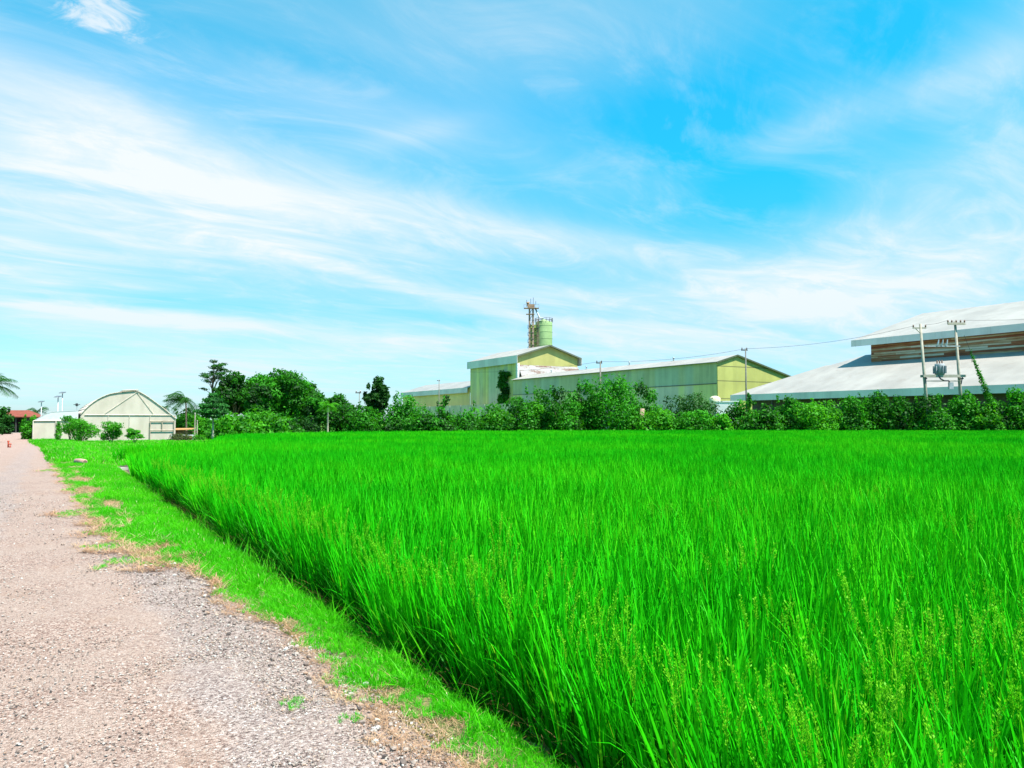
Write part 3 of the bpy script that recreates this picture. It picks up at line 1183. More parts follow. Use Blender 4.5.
HEDGE = [
    (403, 22, 393, 90, 'mid', 'rounded green bush beside the low white-roofed warehouse, right of the dark upright tree', .62),
    (432, 15, 413, 88, 'mid', 'low bush below the yellow wall, left of the slim sapling', .5),
    (465, 15, 412, 90, 'mid', 'low bush before the weathered concrete wall, right of the slim sapling', .55),
    (490, 17, 402, 92, 'bright', 'bush at the foot of the mill side wall, left of the vine column', .4),
    (518, 19, 396, 94, 'mid', 'bush just right of the vine column, below the white roof corner', .55),
    (541, 18, 388, 95, 'bright', 'light green bush under the gable of the tall mill', .4),
    (561, 16, 388, 93, 'mid', 'bush left of the tallest clump, hiding the long grey wall', .5),
    (581, 15, 380, 96, 'mid', 'tall bush left of the short pole before the long warehouse', .6),
    (611, 24, 375, 95, 'mid', 'tallest bushy tree of the hedge, just right of the short pole', .75),
    (645, 15, 382, 96, 'mid', 'bush with pale trunk, right of the tallest hedge tree', .65),
    (688, 27, 394, 108, 'dark', 'dark flat-topped creeper mass under the two-tone warehouse wall', .5),
    (657, 17, 408, 92, 'bright', 'low light green bush before the dark creeper mass, left half', .6),
    (694, 18, 410, 92, 'mid', 'low bush before the dark creeper mass, right half', .75),
    (721, 10, 414, 91, 'bright', 'lowest bright bush, below the white stub wall', .7),
    (744, 15, 399, 92, 'mid', 'dense bush at the foot of the pole before the yellow gable', .5),
    (767, 13, 404, 91, 'mid', 'low bush right of the pole before the yellow gable', .6),
    (788, 13, 396, 93, 'mid', 'peaked bush under the left end of the white lower roof', .65),
    (815, 20, 400, 91, 'bright', 'pale bright green rounded bush under the white lower roof', .7),
    (849, 14, 395, 92, 'mid', 'bush between the pale rounded bush and the taller pointed one', .6),
    (875, 17, 390, 93, 'mid', 'tallest pointed bush left of the transformer poles', .6),
    (902, 15, 396, 91, 'mid', 'bush at the left foot of the transformer poles', .5),
    (932, 17, 394, 89.5, 'mid', 'bush before the nearer transformer pole', .55),
    (960, 17, 391, 89.8, 'mid', 'tall bush at the base of the second transformer pole', .6),
    (988, 12, 404, 88, 'bright', 'low bush at the foot of the creeper-clad guy wire', .45),
    (1014, 17, 387, 88, 'mid', 'tall bush at the right end of the hedge beyond the creeper', .5),
    (1052, 20, 392, 87, 'mid', 'bush past the creeper, cut by the right edge of the photo', .5),
]
for (px, hw, yt, d, tn, lb, tm) in HEDGE:
    bo = bush(px, hw, yt, d + 1.5, tn, lb, tone_mid=tm)
    if px == 645:
        mb = MB()
        mb.tube([(-.75, -2.2, -.05), (-.8, -2.15, 1.5), (-.65, -2.0, 3.2)], [.36, .30, .26], 9)
        mb.build('trunk', plain('bare_trunk', (.30, .22, .15), .9, 0, .3, 2), bo, True)
bush(445, 7.5, 395, 91, 'mid', 'slim sapling before the yellow wall of the low warehouse', 'sapling', 'sapling', None, leaf=.3, n=1100)
# pale trunk seen in the hedge
LEFT = [
    (187, 14, 409, 86, 'dark', 'dark bush behind the wind-swept palm beside the greenhouse', .5),
    (190, 16, 414, 78, 'bright', 'bright bush behind the brown timber stack beside the greenhouse', .5),
    (228, 17, 413, 72, 'bright', 'bright green bush behind the layered tree', .55),
    (262, 22, 411, 76, 'bright', 'wide bright bush below the big spreading tree', .5),
    (283, 14, 417, 79, 'mid', 'small bush at the right end of the bright bushes', .45),
    (302, 13, 416, 84, 'dark', 'dark low bush under the right side of the spreading tree', .5),
    (343, 15, 403, 92, 'mid', 'bush just right of the small pale-trunked palm', .45),
    (364, 15, 406, 91, 'mid', 'low bush at the foot of the dark upright tree', .5),
]
for (px, hw, yt, d, tn, lb, tm) in LEFT:
    bush(px, hw * 1.2, yt, d, tn, lb, group='bushes under the trees left of the warehouses', tone_mid=tm)


def tree(name, px, dep, hw, ytop, ybot, tone, label, n=6500, leaf=.36, clumps=20, tone_mid=.5, cat='tree', seed=1, trunk_r=.22, flat=.9, group=None):
    rng = np.random.default_rng(int(px) * 3 + seed)
    t = thing(name, P(px, dep), label, cat, group)
    Rr = hw * 1.15 * dep / F_PX
    n = int(n * 1.9)
    z1, z0 = ZY(ytop, dep) - GZ, ZY(ybot, dep) - GZ
    H = (z1 - z0) / 2
    zc = (z1 + z0) / 2
    cl = []
    for i in range(clumps):
        d = rng.normal(0, 1, 3)
        d /= np.linalg.norm(d)
        q = rng.uniform(.35, .78)
        cr = Rr * rng.uniform(.28, .46)
        cl.append(((d[0] * Rr * q, d[1] * Rr * q * flat, zc + d[2] * H * q), (cr, cr, min(cr * .85, H * .45))))
    cl.append(((0, 0, z1 - H * .3), (Rr * .35, Rr * .35, H * .3)))
    for i in range(6):
        d = rng.normal(0, 1, 3)
        d /= np.linalg.norm(d)
        d[2] = abs(d[2]) * .9
        cl.append(((d[0] * Rr * .92, d[1] * Rr * .92, zc + d[2] * H * .95), (Rr * .12, Rr * .12, H * .12)))
    crown_mesh('crown', cl, n, leaf, LEAF[tone], t, rng, tone_mid=tone_mid)
    trunk_mesh('trunk', t, zc, trunk_r, rng, BARK, cl[:7])
    return t


tree('tree', 234, 92, 20, 372, 420, 'mid', 'dark dense tree left of the big spreading tree', 7500, clumps=18, tone_mid=.22)
tree('tree', 280, 95, 29, 369, 424, 'mid', 'big spreading bright-topped tree, the largest of the left grove', 11000, .38, 26, .62, trunk_r=.35)
tree('tree', 256, 90, 15, 385, 420, 'mid', 'smaller tree between the dark tree and the big spreading tree', 3600, .34, 12, .42)
tree('tree', 305, 98, 21, 381, 428, 'mid', 'leafy tree filling the right flank of the big spreading tree', 6000, .36, 16, .4)
tree('tree', 254, 99, 20, 377, 428, 'mid', 'dark tree mass behind the smaller tree of the left grove', 6500, .36, 16, .3)
tree('tree', 318, 92, 15, 393, 428, 'mid', 'dark tree left of the small pale-trunked palm', 4200, .34, 14, .25)
tree('tree', 338, 97, 15, 396, 428, 'mid', 'dark tree behind the small pale-trunked palm', 4200, .34, 14, .25)
tree('upright_tree', 378, 98, 12.5, 376, 424, 'dark', 'dark upright tree standing clear against the sky', 5200, .34, 18, .5)

# tall feathery tree: bare limbs that carry thin plates of leaves
rng = np.random.default_rng(5)
dep = 96
t = thing('feathery_tree', P(213, dep), 'tall thin feathery tree with open branches against the sky, above the layered tree', 'tree')
H = ZY(357, dep) - GZ
mb = MB()
mb.tube([(0, 0, -.05), (.1, 0, H * .35), (-.15, 0, H * .6), (.1, 0, H * .97)], [.16, .12, .08, .02], 6)
clumps = []
for k in range(26):
    zb = H * rng.uniform(.42, .78)
    a = rng.uniform(0, 6.28)
    ze = min(H * .99, zb + H * rng.uniform(.08, .26))
    L = rng.uniform(.5, 2.0) * (1 - .55 * max(0, ze / H - .8) / .2)
    e = Vector((math.cos(a) * L + .1, math.sin(a) * L, ze))
    mb.tube([(0, 0, zb), (e.x * .45, e.y * .45, zb + (ze - zb) * .65), tuple(e)], [.05, .035, .012], 4)
    w = rng.uniform(.3, .75)
    clumps.append((tuple(e), (w, w, rng.uniform(.08, .22))))
    clumps.append(((e.x * .75, e.y * .75, e.z - .15), (w * .6, w * .6, .1)))
mb.build('trunk', BARK, t, True)
crown_mesh('crown', clumps, 2800, .26, LEAF['dark'], t, rng, aspect=.32, tone_mid=.6)

# layered tree on a thin pale trunk
rng = np.random.default_rng(6)
dep = 62
t = thing('layered_tree', P(213, dep), 'small tree with flat layered crown on a thin pale trunk', 'tree')
H = ZY(393, dep) - GZ
cl = []
for lv, (zf, rad) in enumerate(((.58, .8), (.68, 1.15), (.78, 1.0), (.88, .72), (.96, .36))):
    for k in range(6):
        a = k * 1.05 + lv * .5 + rng.uniform(-.2, .2)
        cl.append(((math.cos(a) * rad * .6, math.sin(a) * rad * .6, H * zf - .12 * rad), (rad * .55, rad * .55, .20)))
crown_mesh('crown', cl, 4200, .18, LEAF['blue'], t, rng, aspect=.6, tone_mid=.55, droop=.5)
trunk_mesh('trunk', t, H * .93, .075, rng, BARK_PALE, cl[::5], .01)


def palm(px, dep, ytop, frond_len, label, wind=0.0, n_fronds=17, tone='dark', name='palm_tree', trunk_r=.12, seed=2, lean=.0, bark=None):
    rng = np.random.default_rng(int(px) * 5 + seed + 500)
    t = thing(name, P(px, dep), label, 'palm')
    top = ZY(ytop, dep) - GZ
    H = top - frond_len * .45
    mb = MB()
    pts = [(lean * H * (k / 7) ** 1.5, 0, H * k / 7 - .03) for k in range(8)]
    mb.tube(pts, [trunk_r * (1.3 - .5 * k / 7) for k in range(8)], 7)
    mb.build('trunk', bark or BARK_PALE, t, True)
    c = Vector(pts[-1])
    V, T = [], []
    for k in range(n_fronds):
        a = k * 2.399 + rng.uniform(-.2, .2)
        up = rng.uniform(-.2, 1.15)
        L = frond_len * rng.uniform(.8, 1.1)
        d = Vector((math.cos(a) * math.cos(up), math.sin(a) * math.cos(up), math.sin(up)))
        d.x -= wind
        p = c.copy()
        seg = 12
        tn = rng.uniform(.2, .9)
        for s in range(seg):
            d2 = (d + Vector((-wind * .05 * s, 0, -.115 * s))).normalized()
            q = p + d2 * L / seg
            side = d2.cross(Vector((0, 0, 1))).normalized()
            w = L * .26 * math.sin(PI * (s + 1.2) / (seg + 1.5)) ** .8
            # rachis
            V += [p - side * .015, q - side * .012, q + side * .012, p + side * .015]
            T.append(tn)
            for sg in (-1, 1):
                for f in (0, .5):
                    b = p.lerp(q, f)
                    tip = b + side * sg * w + d2 * w * .5 + Vector((0, 0, -w * rng.uniform(.35, .8)))
                    wv = d2 * L / seg * .30
                    V += [b - wv * .5, b + wv * .5, tip + wv * .1, tip - wv * .1]
                    T.append(tn)
            p = q
    np_mesh('fronds', [tuple(v) for v in V], 4, LEAF[tone], t, T)
    return t


palm(187, 76, 391, 2.1, 'coconut palm with wind-swept fronds just right of the greenhouse', .55, 26, 'dark', lean=-.03, trunk_r=.08, bark=BARK)
palm(328, 88, 400, 1.45, 'small palm with pale trunk and yellowish fronds between dark trees', 0, 18, 'bright', trunk_r=.09)
palm(-9, 60, 372, 2.2, 'palm leaning in at the left edge of the photo, only its drooping fronds in view', -.15, 17, 'dark')
palm(37, 125, 405, 2.4, 'dark palm behind the green bush beside the red-roofed shelter', 0, 16, 'dark')
palm(172.5, 92, 404, .9, 'tiny leaning palm peeping over the right slope of the greenhouse roof', .3, 9, 'dark', lean=-.25)

bush(33, 8, 416, 72, 'bright', 'dense green bush at the road edge before the greenhouse corner', 'bush', 'bush', None, leaf=.2, n=2600, tone_mid=.5)
bush(2, 9, 407, 100, 'dark', 'dark bush left of the red-roofed shelter', 'bush', 'bush', None, n=2200)
bush(-22, 16, 405, 92, 'dark', 'dark trees past the left edge beside the shelter', 'bush', 'bush', None, n=2200)


def shrub(px, hw, ytop, ymid, dep, label, tone='mid', trunks=3, group='young trees before the greenhouse', n=1300, leaf=.13):
    """a young tree: several stems, crown held clear of the ground"""
    rng = np.random.default_rng(int(px) * 11)
    t = thing('young_tree', P(px, dep), label, 'small tree', group)
    Rr = hw * 1.22 * dep / F_PX
    n = int(n * 1.9)
    z1, z0 = ZY(ytop - 1, dep) - GZ, ZY(ymid + 2, dep) - GZ
    cl = []
    for k in range(11):
        a = rng.uniform(0, 6.28)
        q = Rr * rng.uniform(.1, .72)
        zc = rng.uniform(z0 + .1, z1 - .15)
        cr = Rr * rng.uniform(.28, .46)
        cl.append(((q * math.cos(a), q * math.sin(a), zc), (cr, cr, cr * .7)))
    crown_mesh('crown', cl, n, leaf, LEAF[tone], t, rng, tone_mid=.55)
    mb = MB()
    for k in range(trunks):
        e = Vector(cl[k][0])
        mb.tube([(.05 * k - .05, 0, -.05), (e.x * .35, e.y * .35, z0 * .6), tuple(e)], [.05, .035, .015], 5)
    mb.build('trunk', BARK, t, True)
    return t


shrub(81, 16, 420, 436, 62, 'wide leafy young tree with several stems before the greenhouse, left of the middle one', 'bright', 4, n=2300)
shrub(72, 9, 416, 430, 63, 'young tree with a raised sprig, between the potted shrub and the wide one', 'mid', 2, n=900)
shrub(112, 12, 424, 437, 61, 'middle young tree with a spreading crown before the greenhouse', 'bright', 3, n=1700)
shrub(134, 7.5, 429, 437, 60, 'smallest round young tree before the greenhouse door', 'bright', 2, n=1000)
# shrub in a planter
t = thing('potted_shrub', P(59, 60), 'slim upright shrub growing in a dark tub by the road', 'potted plant')
mb = MB()
mb.tube([(0, 0, 0), (0, 0, .25), (0, 0, .30)], [.30, .38, .40], 12)
mb.build('planter', DARKWALL, t, True)
rng = np.random.default_rng(9)
crown_mesh('foliage', [((0, 0, .7), (.26, .26, .4)), ((.05, 0, 1.15), (.2, .2, .35)), ((-.03, 0, 1.45), (.14, .14, .22))], 900, .12, LEAF['bright'], t, rng)
mb = MB()
mb.tube([(0, 0, .2), (.02, 0, 1.2)], [.03, .015], 5)
mb.build('stem', BARK, t)

# ------------------------------------------------------------------ buildings (local x = across the road, y = along it)
RZ = R(30)


def building(name, v0, u0, label, cat):
    return thing(name, W(v0, u0, GZ), label, cat, None, RZ)


ROOF_W = {k: cladding('roof_sheet_' + k, c, 1, (.33, .30, .26), .5, 1.1, .045, .55, (), .25, None, g_) for k, c, g_ in
          (('white', (.425, .39, .355), (.23, .20, .17)), ('grey', (.38, .365, .345), (.20, .19, .175)))}
FASC = cladding('fascia_sheet', (.92, .85, .83), 1, (.28, .25, .22), .3, 2.8, .04, .6, (), 2.8)
YEL_G = cladding('gable_yellow_green', (.50, .50, .15), 0, (.30, .30, .16), .35, 1.0, .05, .6, (6.0, 9.4, 12.2), .3)
YEL_M = cladding('mill_gable_yellow', (.50, .46, .16), 0, (.40, .24, .12), .35, 1.0, .05, .6, (), .3)
SIDE_G = cladding('side_wall_green', (.68, .63, .36), 1, (.26, .24, .16), .7, 1.0, .08, .6, (), .3, (.60, .62, .44))
SIDE_Y = cladding('side_wall_yellow', (.98, .84, .34), 1, (.36, .28, .20), .75, 1.0, .08, .6, (), .3, (.86, .70, .54))
SIDE_M = cladding('mill_side_wall', (.88, .83, .30), 1, (.30, .27, .15), .75, 1.0, .10, .6, (5.6,), .3, (.68, .72, .44))
LOWY = cladding('low_wall_yellow', (1.0, .86, .30), 1, (.40, .38, .26), .3, 1.0, .05, .6)
# rusty boarded clerestory
m_slat, nt, out = new_mat('rusty_boards')
oc = objco(nt)
sps = nt.node('ShaderNodeSeparateXYZ')
nt.l.new(oc, sps.inputs[0])
row_ = nt.m('FLOOR', nt.m('DIVIDE', sps.outputs[2], .31))
colm = nt.m('FLOOR', nt.m('DIVIDE', nt.m('MULTIPLY_ADD', row_, 3.3, sps.outputs[1]), 7.3))
cvx = nt.node('ShaderNodeCombineXYZ')
nt.l.new(row_, cvx.inputs[0])
nt.l.new(colm, cvx.inputs[1])
wn = nt.node('ShaderNodeTexWhiteNoise', noise_dimensions='2D')
nt.l.new(cvx.outputs[0], wn.inputs['Vector'])
n1 = nt.noise(nt.mapping(oc, (1, .13, 4.5)), 1.0, 7, .76)
n3 = nt.noise(oc, .13, 3, .6)
ff = nt.m('ADD', nt.m('MULTIPLY', wn.outputs['Value'], .24), nt.m('ADD', nt.m('MULTIPLY', n1, .75), nt.m('MULTIPLY', n3, .35)))
bc = nt.ramp(ff, [(.42, (.09, .045, .03)), (.54, (.25, .075, .04)), (.64, (.36, .15, .07)), (.72, (.44, .30, .18)), (.82, (.64, .56, .47))])
fr = nt.m('FRACT', nt.m('DIVIDE', sps.outputs[2], .31))
bc = nt.mix(nt.rng(fr, .0, .22, .7, 0), bc, c4((.02, .014, .011)))
principled(nt, out, bc, .85, 0, .2, fr, .6, .05)
m_rustroof, nt, out = new_mat('rust_streaked_roof')
oc = objco(nt)
n1 = nt.noise(nt.mapping(oc, (.13, .4, 1.1), (0, R(6), 0)), 1.0, 6, .65, .6)
n2 = nt.noise(nt.mapping(oc, (2.5, 2.5, .5)), 1.0, 4, .6)
rcx = nt.ramp(nt.m('ADD', nt.m('MULTIPLY', n1, .8), nt.m('MULTIPLY', n2, .2)), [(.36, (.10, .05, .035)), (.45, (.17, .11, .09)), (.50, (.27, .25, .245)), (.57, (.31, .30, .295)), (.63, (.20, .14, .11))])
principled(nt, out, rcx, .75)


def quad_roof(pts, th, mat, parent, name='roof'):
    mb = MB()
    mb.prism(pts, th)
    o = mb.build(name, mat, parent)
    fix_normals(o)
    return o


# -- large shed on the right: boarded upper storey above a long lean-to
b = building('large_shed', 104, 30, 'large white-roofed shed with rusty boarded upper wall above a long lean-to roof', 'shed')
mb = MB()
mb.prism([(0, -20, 6.3), (14, -20, 11.5), (14, 64, 11.5), (0, 73, 6.3)][::1], .12)
o = mb.build('lower_roof', ROOF_W['white'], b)
fix_normals(o)
mb = MB()
mb.box(-.06, .02, -20, 73, 5.25, 6.32)
mb.build('lower_fascia', FASC, b)
mb = MB()
mb.slab([(14.0, -20, 0), (14.0, 55, 0), (14.0, 55, 15.2), (14.0, -20, 15.2)], (1, 0, 0), .25)
o = mb.build('upper_wall', m_slat, b)
fix_normals(o)
mb = MB()
mb.prism([(13.0, -22, 15.3), (33, -22, 21.3), (33, 58, 21.3), (13.0, 58, 15.3)], .12)
mb.prism([(33, -22, 21.3), (53, -22, 15.3), (53, 58, 15.3), (33, 58, 21.3)], .12)
o = mb.build('upper_roof', ROOF_W['white'], b)
fix_normals(o)
mb = MB()
mb.box(12.92, 13.0, -22, 58, 14.25, 15.32)
mb.build('upper_fascia', FASC, b)
mb = MB()
mb.slab([(14.3, 54.7, 0), (52, 54.7, 0), (52, 54.7, 15.4), (33, 54.7, 21.0), (14.3, 54.7, 15.4)], (0, 1, 0), .25)
o = mb.build('gable_wall', m_slat, b)
fix_normals(o)
mb = MB()   # roof against the far gable
mb.prism([(14.1, 55.05, 11.45), (19.5, 55.05, 13.3), (19.5, 60, 13.3), (14.1, 63.5, 11.45)], .12)
o = mb.build('end_roof', ROOF_W['grey'], b)
fix_normals(o)
mb = MB()
mb.slab([(3.2, -20, 0), (3.2, 71, 0), (3.2, 71, 7.2), (3.2, -20, 7.2)], (1, 0, 0), .2)
o = mb.build('lower_wall', SHADE_GREY, b)
fix_normals(o)
for yy in range(-16, 73, 8):
    mb = MB()
    mb.box(.5, .75, yy, yy + .25, 0, 6.4)
    mb.build('post', STEEL_DK, b)

# -- stub wall and oddments at the end of the lean-to
b = thing('stub_wall', P(727, 128), 'whitewashed stub wall at the open end of the long lean-to', 'wall', None, R(-8))
mb = MB()
mb.box(-1.75, 1.75, -.12, .12, 0, 4.75)
mb.box(-1.9, 1.9, -.2, .2, 4.75, 4.95)
mb.build('wall', WHITEWASH, b)
b = thing('storage_tank', P(715, 141), 'cream water tank on a low platform beside the yellow gable', 'water tank')
mb = MB()
mb.tube([(0, 0, 0), (0, 0, 4.4)], [.12, .12], 6)
for sx in (-1, 1):
    for sy in (-1, 1):
        mb.bar((sx * .8, sy * .8, 0), (sx * .8, sy * .8, 4.4), .16)
mb.box(-1, 1, -1, 1, 4.4, 4.55)
mb.build('platform', STEEL_GR, b)
mb = MB()
mb.tube([(0, 0, 4.55), (0, 0, 4.7), (0, 0, 5.8), (0, 0, 6.05), (0, 0, 6.15)], [.8, .95, .95, .6, .3], 18)
mb.build('tank', plain('cream_plastic', (.62, .56, .38), .5), b, True)

# -- yellow warehouse: long low-pitched roof, gable towards the camera
b = building('yellow_warehouse', 109.8, 112, 'long white-roofed warehouse with yellow-green gable and two-tone side wall', 'warehouse')
mb = MB()
mb.prism([(-.5, -.35, 13.0), (5.0, -.35, 14.55), (5.0, 78, 14.55), (-.5, 78, 13.0)], .1)
mb.prism([(5.0, -.35, 14.55), (20.2, -.35, 10.7), (20.2, 78, 10.7), (5.0, 78, 14.55)], .1)
o = mb.build('roof', ROOF_W['white'], b)
fix_normals(o)
mb = MB()
mb.slab([(0, 0, 0), (19.8, 0, 0), (19.8, 0, 10.62), (5.0, 0, 14.38), (0, 0, 12.95)], (0, 1, 0), .2)
o = mb.build('gable_wall', YEL_G, b)
fix_normals(o)
mb = MB()
mb.slab([(.01, .2, 8.85), (.01, 77.6, 8.85), (.01, 77.6, 12.9), (.01, .2, 12.9)], (1, 0, 0), .2)
o = mb.build('upper_side_wall', SIDE_G, b)
fix_normals(o)
mb = MB()
mb.slab([(-.05, .2, 0), (-.05, 77.6, 0), (-.05, 77.6, 8.8), (-.05, .2, 8.8)], (1, 0, 0), .25)
o = mb.build('lower_side_wall', SIDE_Y, b)
fix_normals(o)
mb = MB()
mb.box(-.14, .02, .2, 77.6, 8.8, 8.92)
mb.build('flashing', STEEL_DK, b)
mb = MB()
mb.slab([(0, 77.6, 0), (19.8, 77.6, 0), (19.8, 77.6, 10.62), (5.0, 77.6, 14.38), (0, 77.6, 12.95)], (0, 1, 0), .2)
o = mb.build('gable_wall', YEL_G, b)
fix_normals(o)
mb = MB()
for e0, e1 in (((-.5, 13.02), (5.0, 14.58)), ((5.0, 14.58), (20.2, 10.72))):
    mb.slab([(e0[0], -.42, e0[1]), (e1[0], -.42, e1[1]), (e1[0], -.42, e1[1] - .3), (e0[0], -.42, e0[1] - .3)], (0, 1, 0), .07)
o = mb.build('verge_trim', plain('dark_green_trim', (.07, .09, .05), .6), b)
fix_normals(o)
for yy in (18, 33, 50, 66):
    mb = MB()
    mb.tube([(5.0, yy, 14.5), (5.0, yy, 15.1)], .14, 8)
    mb.tube([(5.0, yy, 15.1), (5.0, yy, 15.3)], [.28, .2], 8)
    mb.build('roof_vent', GALV, b, True)

# -- mill house
b = building('mill_house', 112.6, 192, 'tall mill house with yellow gable, pale green side wall and deep white eaves', 'mill')
mb = MB()
mb.prism([(0, 0, 20.1), (10.9, 0, 23.5), (10.9, 31, 23.5), (0, 31, 20.1)], .12)
mb.prism([(10.9, 0, 23.5), (21.8, 0, 20.1), (21.8, 31, 20.1), (10.9, 31, 23.5)], .12)
o = mb.build('roof', ROOF_W['white'], b)
fix_normals(o)
for x0, x1 in ((-.08, 0.0), (21.8, 21.88)):
    mb = MB()
    mb.box(x0, x1, 0, 31, 17.9, 20.12)
    mb.build('fascia', FASC, b)
mb = MB()
mb.slab([(.7, .9, 0), (20.9, .9, 0), (20.9, .9, 20.0), (10.9, .9, 23.2), (.7, .9, 20.0)], (0, 1, 0), .2)
o = mb.build('gable_wall', YEL_M, b)
fix_normals(o)
mb = MB()
mb.slab([(.7, 1.1, 0), (.7, 30.2, 0), (.7, 30.2, 20.0), (.7, 1.1, 20.0)], (1, 0, 0), .2)
o = mb.build('side_wall', SIDE_M, b)
fix_normals(o)
mb = MB()
for e0, e1 in (((0, 20.12), (10.9, 23.53)), ((10.9, 23.53), (21.8, 20.12))):
    mb.slab([(e0[0], -.07, e0[1]), (e1[0], -.07, e1[1]), (e1[0], -.07, e1[1] - .42), (e0[0], -.07, e0[1] - .42)], (0, 1, 0), .07)
o = mb.build('verge_trim', plain('rake_shadow_trim', (.10, .11, .08), .6), b)  # rake strip coloured dark as the thin shadow under the roof edge
fix_normals(o)
mb = MB()
mb.box(-.02, .68, -.05, .85, 0, 17.85)
mb.build('corner_pier', plain('pale_corner_sheet', (.60, .61, .60), .6), b)
mb = MB()
mb.prism([(.72, -1.9, 12.9), (21.0, -1.9, 13.6), (21.0, .85, 17.5), (.72, .85, 17.5)], .12)
o = mb.build('lean_to_roof', m_rustroof, b)
fix_normals(o)

# climbing plant on the mill wall
rng = np.random.default_rng(31)
p = W(112.9, 200.0, GZ)
b = thing('climbing_plant', p, 'dark climbing plant growing up the mill side wall beside its pale corner', 'climber', None, RZ)
cl = [((-.25 + .2 * math.sin(k), .9 * math.sin(k * 1.3), 1.2 + k * 1.06), (.6, 2.7 + .6 * math.sin(k * 2.1), .95)) for k in range(14)]
cl.append(((-.2, 1.2, 15.6), (.6, 1.6, .7)))
crown_mesh('foliage', cl, 5200, .55, LEAF['mid'], b, rng, tone_mid=.45)
mb = MB()
mb.tube([(.1, 0, 0), (.05, .3, 6), (.05, -.2, 14)], [.12, .09, .04], 5)
mb.build('stem', BARK, b)

# -- low warehouse at the left
b = building('low_warehouse', 113, 223.6, 'low white-roofed warehouse with yellow wall left of the mill', 'warehouse')
mb = MB()
mb.prism([(0, 0, 12.2), (10, 0, 15.3), (10, 55, 15.3), (0, 55, 12.2)], .1)
mb.prism([(10, 0, 15.3), (20, 0, 12.2), (20, 55, 12.2), (10, 55, 15.3)], .1)
o = mb.build('roof', ROOF_W['grey'], b)
fix_normals(o)
mb = MB()
mb.box(-.08, 0, 0, 55, 10.6, 12.22)
mb.build('fascia', FASC, b)
mb = MB()
mb.slab([(.7, 0, 0), (.7, 54.5, 0), (.7, 54.5, 11.9), (.7, 0, 11.9)], (1, 0, 0), .2)
o = mb.build('side_wall', LOWY, b)
fix_normals(o)
mb = MB()
mb.slab([(.9, 54.3, 0), (19.5, 54.3, 0), (19.5, 54.3, 12), (10, 54.3, 15), (.9, 54.3, 12)], (0, 1, 0), .2)
o = mb.build('gable_wall', LOWY, b)
fix_normals(o)

# -- weathered boundary wall
b = building('boundary_wall', 108, 180, 'weathered concrete boundary wall below the mill and low warehouse', 'wall')
m_bw = cladding('stained_concrete', (.95, .73, .50), 1, (.14, .11, .09), .8, 3.0, .12, .9, (), 3.0, None, (.20, .17, .13))
mb = MB()
mb.box(0, .25, 0, 90, 0, 6.5)
mb.build('wall', m_bw, b)
for k in range(12):
    mb = MB()
    mb.box(-.15, -.003, k * 7.6, k * 7.6 + .4, 0, 6.6)
    mb.build('pier', CONC, b)

# -- silo behind the mill
dep = 258
b = thing('silo', P(544, dep), 'pale green round silo with railed top rising behind the mill', 'silo')
SILO = plain('silo_green', (.27, .38, .17), .5, 0, .16, .35)
ZT = ZY(322, dep) - GZ
rs = 2.75
mb = MB()
mb.tube([(0, 0, 0), (0, 0, ZT - .2), (0, 0, ZT)], [rs, rs, rs * .985], 40)
mb.build('tank', SILO, b, True)
mb = MB()
mb.tube([(0, 0, ZT + .02), (0, 0, ZT + .9)], [rs * .97, .4], 40)
mb.build('tank_roof', SILO, b, True)
for k in range(7):
    zb = ZT - 1.2 - k * 2.1
    mb = MB()
    mb.tube([(0, 0, zb), (0, 0, zb + .14)], rs + .05, 40)
    mb.build('hoop', plain('hoop_green', (.25, .36, .16), .6), b, True)
mb = MB()
for k in range(14):
    a = 2 * PI * k / 14
    mb.bar((math.cos(a) * rs * 1.04, math.sin(a) * rs * 1.04, ZT - .1), (math.cos(a) * rs * 1.04, math.sin(a) * rs * 1.04, ZT + 1.25), .09)
for z in (ZT + .65, ZT + 1.25):
    ring = [(math.cos(2 * PI * k / 28) * rs * 1.04, math.sin(2 * PI * k / 28) * rs * 1.04, z) for k in range(29)]
    mb.tube(ring, .05, 4, 0, False)
mb.build('railing', STEEL_DK, b)
mb = MB()
for sx in (-.3, .3):
    mb.bar((-rs * .72 + sx, -rs * .85, ZT - 12), (-rs * .72 + sx, -rs * .85, ZT + 1.2), .08)
for k in range(30):
    mb.bar((-rs * .72 - .3, -rs * .85, ZT - 12 + k * .44), (-rs * .72 + .3, -rs * .85, ZT - 12 + k * .44), .05)
mb.build('ladder', RUST, b)
mb = MB()
mb.box(-rs - 2.2, -rs * .55, -1.4, 1.4, ZT - 15, ZT - .9)
mb.build('side_hopper', plain('hopper_yellow_green', (.40, .48, .12), .55, 0, .2, .5), b)
mb = MB()
for k in range(5):
    mb.box(-rs - 2.5, -rs * .5, -2.0, -1.42, ZT - 2.2 - k * 2.3, ZT - 2.08 - k * 2.3)
    mb.bar((-rs - 2.5, -2.0, ZT - 2.2 - k * 2.3), (-rs - 2.5, -2.0, ZT - 1.2 - k * 2.3), .07)
    mb.bar((-rs * .5, -2.0, ZT - 2.2 - k * 2.3), (-rs * .5, -2.0, ZT - 1.2 - k * 2.3), .07)
    mb.bar((-rs - 2.5, -2.0, ZT - 1.2 - k * 2.3), (-rs * .5, -2.0, ZT - 1.2 - k * 2.3), .06)
    mb.bar((-rs - 2.3, -1.9, ZT - 4.4 - k * 2.3), (-rs * .6, -1.9, ZT - 2.1 - k * 2.3), .12)
mb.build('stair', STEEL_DK, b)

